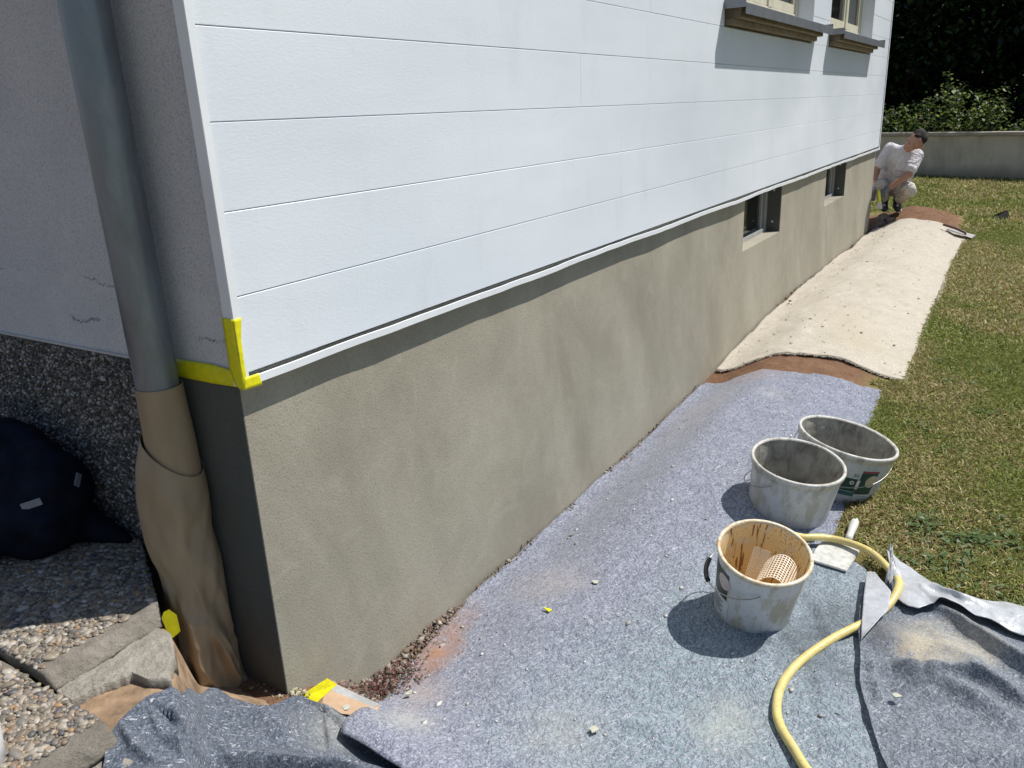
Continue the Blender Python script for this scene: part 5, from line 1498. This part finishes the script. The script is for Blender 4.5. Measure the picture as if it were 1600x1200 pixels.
# dark shard on the lawn
e = empty('earth_shard', (9.98, -1.20, -.04)); tag(e, 'dark triangular clod sticking up from the lawn right of the fleece mat', 'clod')
pyd('clod', [(-.09, .16, 0), (.1, .12, 0), (.02, -.14, 0), (-.14, -.04, 0), (.03, .0, .045), (-.02, -.10, .12), (.02, -.13, .02)],
    [(0, 1, 4), (1, 2, 5), (1, 5, 4), (2, 3, 5), (3, 0, 4), (3, 4, 5), (0, 3, 2, 1)], plain('dark_clod', (.035, .03, .025), .9, 0, .3, 20, .6), e)
# plastering trowel on the far corner of the fleece
tr = empty('plastering_trowel', (8.42, -.93, 0)); tag(tr, 'flat plastering trowel with dark edge lying on the far right corner of the fleece mat', 'trowel')
def tz(x, y): return float(gz(8.42 + x, -.93 + y)) + .035
pyd('trowel_plate', [(x, y, tz(x, y) + dz) for dz in (0, .005) for x, y in ((-.20, -.12), (.02, -.14), (.10, .12), (-.02, .13))], [(3, 2, 1, 0), (4, 5, 6, 7), (0, 1, 5, 4), (1, 2, 6, 5), (2, 3, 7, 6), (3, 0, 4, 7)], plain('dull_steel', (.45, .43, .42), .45, .3, .1, 20, .05), tr)
tube('trowel_handle', [(x, y, tz(x, y) + h) for x, y, h in ((-.1, -.06, .006), (-.09, -.05, .035), (-.03, .04, .045), (.04, .14, .035), (.05, .17, .03))], [.008, .013, .014, .014, .010], plain('dark_wood_handle', (.12, .06, .045), .6), tr, 10)
# rubble stones by the far corner
for (x, y, z, r, lb) in [(8.90, -.10, .0, .055, 'grey rubble stone nearest the far plinth corner'), (8.97, -.19, .03, .045, 'pale rubble stone between the far corner and the soil heap'), (9.03, -.10, .05, .07, 'largest rubble lump below the worker hand'), (8.84, -.06, -.03, .04, 'small dark rubble stone at the foot of the far corner')]:
    bm = bmesh.new(); bmesh.ops.create_icosphere(bm, subdivisions=2, radius=r)
    for v in bm.verts: v.co = Vector((v.co.x * 1.2, v.co.y, v.co.z * .8)) * (1 + .35 * float(fbm(v.co.x * 25 + r * 90, v.co.y * 25 + v.co.z * 20, 2, 3)))
    o = bobj('rubble_stone', bm, mk_concrete('rubble', (.16, .13, .11), (.3, .26, .23), 20) if 'rubble' not in bpy.data.materials else bpy.data.materials['rubble']); o.location = (x, y, z + .02)
    tag(o, lb, 'stone', 'rubble stones at the far corner')

# ------------------------------------------------------------------ worker
O = np.array([9.27, -.205, .134]); RU = np.array([.115, -.993, 0]); WU = np.array([-.993, -.115, 0])
man = empty('person', tuple(O)); tag(man, 'person in white T-shirt and white trousers squatting at the far plinth corner with head bowed', 'person')
def Lp(u, w, z): return tuple(RU * u + WU * w + np.array([0, 0, z]))
def skin_m(n, c): return plain(n, c, .5, 0, .1, 60, .05)
SKIN = skin_m('tanned_skin', (.36, .19, .125)); HAIR = plain('short_dark_hair', (.016, .013, .011), .9, 0, .3, 200, .6)
def mk_cloth(name, c0, stain, amt):
    M = Mat(name, c0, .9); p = M.pos('Object')
    c = M.ramp(M.noise(p, 9, 4), [(.3, tuple(x * .9 for x in c0)), (.7, c0)])
    c = M.mix(M.ramp(M.noise(p, 15, 5, .7), [(.56, 0.), (.66, amt)]), c, stain)
    M.color(c)
    fo = M.noise(M.mapv(p, (9, 9, 16), rot=(.5, .4, 0)), 1.0, 3, .5, 1.2)
    M.bump(fo, .9, .05)
    return M.m
SHIRT = mk_cloth('white_cotton', (.62, .60, .63), (.48, .46, .46), .35); TROU = mk_cloth('white_work_trousers', (.58, .54, .49), (.30, .27, .24), .6)
GLOVE = plain('grey_work_glove', (.16, .16, .18), .8, 0, .2, 60, .3); SHOE = plain('dark_work_shoe', (.03, .03, .032), .6, 0, .2, 60, .1); SOCK = plain('black_sock', (.015, .015, .017), .9, 0, .2, 60, .2); SOLE = plain('pale_shoe_trim', (.5, .48, .45), .7)
pel = (-.10, -.04, .27); lhip = (-.02, 0, .25); rhip = (-.18, 0, .25); lkn = (.10, .34, .27); rkn = (-.20, .34, .30); lan = (0.0, .07, .10); ran = (-.14, .06, .10)
bel = (-.075, .05, .42); che = (.0, .17, .58); nec = (.04, .26, .70); hed = (.128, .36, .785)
lsh = (.14, .22, .615); rsh = (-.125, .17, .685); lel = (.085, .37, .43); rel = (-.255, .25, .47); lwr = (-.125, .42, .265); rwr = (-.265, .40, .28)
def cap(a, b, ra, rb): return ('cap', Lp(*a), Lp(*b), ra, rb)
def ell(c, r, rot=(0, 0, 0)): return ('ell', Lp(*c), r, rot)
fw = np.array([-.05, .55, -.75]); fw = fw / np.linalg.norm(fw)
def hp_(du, dw, dz): return (hed[0] + du, hed[1] + dw, hed[2] + dz)
parts = [cap(pel, bel, .12, .115), cap(bel, che, .115, .13), cap(che, nec, .11, .05), cap(nec, hp_(-.05, -.03, -.035), .05, .05),
         ell(hed, (.09, .078, .098), (0, .75, 0)), ell(hp_(-.055, .045, -.055), (.05, .06, .055)), ell(hp_(-.035, .088, -.035), (.013, .013, .022)), ell(hp_(-.075, .06, -.095), (.03, .028, .025)),
         ell(hp_(-.085, -.02, .0), (.022, .012, .028)), ell(hp_(.06, -.0, -.075), (.022, .012, .028)), ell(hp_(-.055, .074, -.055), (.016, .014, .008)),  # mouth
         cap(che, lsh, .09, .06), cap(che, rsh, .09, .06), cap(lsh, lel, .05, .04), cap(lel, lwr, .042, .027), cap(rsh, rel, .05, .04), cap(rel, rwr, .042, .027),
         cap(lhip, lkn, .085, .055), cap(rhip, rkn, .085, .055), cap(lkn, lan, .055, .036), cap(rkn, ran, .055, .036), cap(pel, lhip, .11, .09), cap(pel, rhip, .11, .09)]
def hand(w, d, side):
    w = np.array(w); d = np.array(d, float); d /= np.linalg.norm(d); s = np.cross(d, np.array([0, 0, 1.])); s /= np.linalg.norm(s); p = np.cross(s, d)
    out = [cap(tuple(w), tuple(w + d * .045), .026, .032), cap(tuple(w + d * .05 + s * .018), tuple(w + d * .075 + s * .02), .019, .016), cap(tuple(w + d * .05 - s * .018), tuple(w + d * .075 - s * .02), .019, .016)]
    for k, ln in enumerate((.040, .046, .043, .033)):
        b = w + d * .08 + s * (.028 - .0187 * k); k1 = b + d * ln * .6 + p * -.012; k2 = k1 + d * ln * .25 - p * ln * .7
        out += [cap(tuple(b), tuple(k1), .0092, .0088), cap(tuple(k1), tuple(k2), .0088, .0078)]
    b = w + d * .025 + s * .03 * side; k1 = b + d * .03 + s * .02 * side - p * .02
    out += [cap(tuple(b), tuple(k1), .012, .0105), cap(tuple(k1), tuple(k1 + d * .028 - p * .02), .0105, .009)]
    return out
lh = hand(lwr, (-.55, .15, -.8), 1); rh = hand(rwr, (.0, .3, -.9), -1)
remesh_obj('body', parts + lh + rh, .0062, SKIN, man, 3)
def grow(prts, g): 
    return [(p[0], p[1], p[2], p[3] + g, p[4] + g) for p in prts if p[0] == 'cap']
remesh_obj('work_glove', grow([cap(tuple(np.array(lwr) * .88 + np.array(lel) * .12), lwr, .027, .026)] + lh, .004), .0062, GLOVE, man, 2)
remesh_obj('work_glove', grow([cap(tuple(np.array(rwr) * .88 + np.array(rel) * .12), rwr, .027, .026)] + rh, .004), .0062, GLOVE, man, 2)
def lerp(a, b, t): return tuple(np.array(a) * (1 - t) + np.array(b) * t)
remesh_obj('t_shirt', [cap((-.10, -.02, .31), bel, .145, .14), cap(bel, che, .14, .148), ell((.02, .2, .63), (.11, .15, .10), (0, .3, 0)), cap(che, lerp(che, nec, .72), .12, .075), cap(che, lsh, .10, .076), cap(che, rsh, .10, .076), cap(lerp(che, nec, .6), lsh, .07, .07), cap(lerp(che, nec, .6), rsh, .07, .068),
                         cap(lsh, lerp(lsh, lel, .72), .074, .068), cap(rsh, lerp(rsh, rel, .70), .072, .066), cap((-.02, .12, .33), (.02, .2, .48), .10, .12), cap((.05, .06, .33), (.07, .14, .5), .07, .09)], .0085, SHIRT, man, 4)
remesh_obj('trousers', [cap(pel, lhip, .13, .105), cap(pel, rhip, .13, .105), cap(lhip, lkn, .11, .078), cap(rhip, rkn, .11, .078), cap(lkn, lerp(lkn, lan, .68), .076, .066), cap(rkn, lerp(rkn, ran, .68), .076, .066), ell((.13, .36, .25), (.05, .055, .07))], .0085, TROU, man, 4)
for an, nm in ((lan, 1), (ran, 0)):
    remesh_obj('sock', [cap(lerp(an, (an[0], an[1] + .2, .25), .35), an, .045, .044)], .008, SOCK, man, 2)
    sh = remesh_obj('shoe', [cap((an[0], an[1] - .0, .055), (an[0] + .01, an[1] + .11, .045), .045, .042), cap((an[0] + .01, an[1] + .11, .04), (an[0] + .015, an[1] + .17, .035), .040, .032), cap(an, (an[0], an[1] + .02, .06), .045, .048)], .008, SHOE, man, 2)
    remesh_obj('shoe_trim', [cap((an[0] + .005, an[1] + .10, .075), (an[0] + .012, an[1] + .155, .06), .018, .016), cap((an[0] + .04, an[1] + .06, .02), (an[0] + .045, an[1] + .16, .016), .013, .013)], .007, SOLE, sh, 1)
remesh_obj('hair', [ell(hp_(.022, -.018, .034), (.090, .080, .086), (0, .75, 0)), ell(hp_(.046, .012, .020), (.058, .062, .064), (0, .75, 0)), ell(hp_(.006, .034, .046), (.056, .044, .036))], .008, HAIR, man, 2)
for du in (-.075, -.03):
    bm = bmesh.new(); bmesh.ops.create_uvsphere(bm, u_segments=8, v_segments=6, radius=.006)
    for v in bm.verts: v.co += Vector(Lp(*hp_(du, .083 + .004 * (du > -.05), -.018 - .01 * (du < -.05))))
    bobj('eye', bm, HAIR, man)
pyd('chest_print', [Lp(.045 + .03 * t, .326 + .0 * t, .555 - .02 * t + s) for t in np.linspace(0, 1, 6) for s in (0, .008)], [(2 * i, 2 * i + 2, 2 * i + 3, 2 * i + 1) for i in range(5)], LAB_K, man)
for nm_, am_ in (('t_shirt', .010), ('trousers', .011)):
    for ch in man.children:
        if ch.name == nm_:
            for v in ch.data.vertices:
                c_ = v.co; k_ = am_ * (.35 - 1.6 * abs(float(fbm(c_.y * 9 + c_.z * 7, c_.z * 6 - c_.x * 8 - c_.y * 4, 2, 33)))) + .003 * float(fbm(c_.y * 30, c_.z * 26 + c_.x * 20, 1, 8))
                v.co = c_ + v.normal * k_
            ch.data.update()
# brush he holds
br = empty('trowel', tuple(O)); tag(br, 'small tool with bright yellow handle held in the worker gloved hand', 'trowel')
h0 = np.array(Lp(*lwr)) + np.array(Lp(-.055 * .9, .05, -.085))
pyd('tool_blade', [h0 + RU * a + WU * b + np.array([0, 0, c]) for a, b, c in ((-.035, .03, -.11), (.035, .03, -.11), (.02, .03, -.03), (-.02, .03, -.03), (-.035, .036, -.11), (.035, .036, -.11), (.02, .036, -.03), (-.02, .036, -.03))], [(3, 2, 1, 0), (4, 5, 6, 7), (0, 1, 5, 4), (1, 2, 6, 5), (2, 3, 7, 6), (3, 0, 4, 7)], plain('tool_steel', (.5, .5, .48), .4, .4), br)
tube('tool_handle', [h0 + RU * a + WU * b + np.array([0, 0, c]) for a, b, c in ((.0, .033, -.04), (-.005, .035, .0), (-.015, .035, .05), (-.022, .035, .09))], [.011, .016, .017, .013], plain('bright_yellow_plastic', (.7, .72, .03), .4), br, 10)
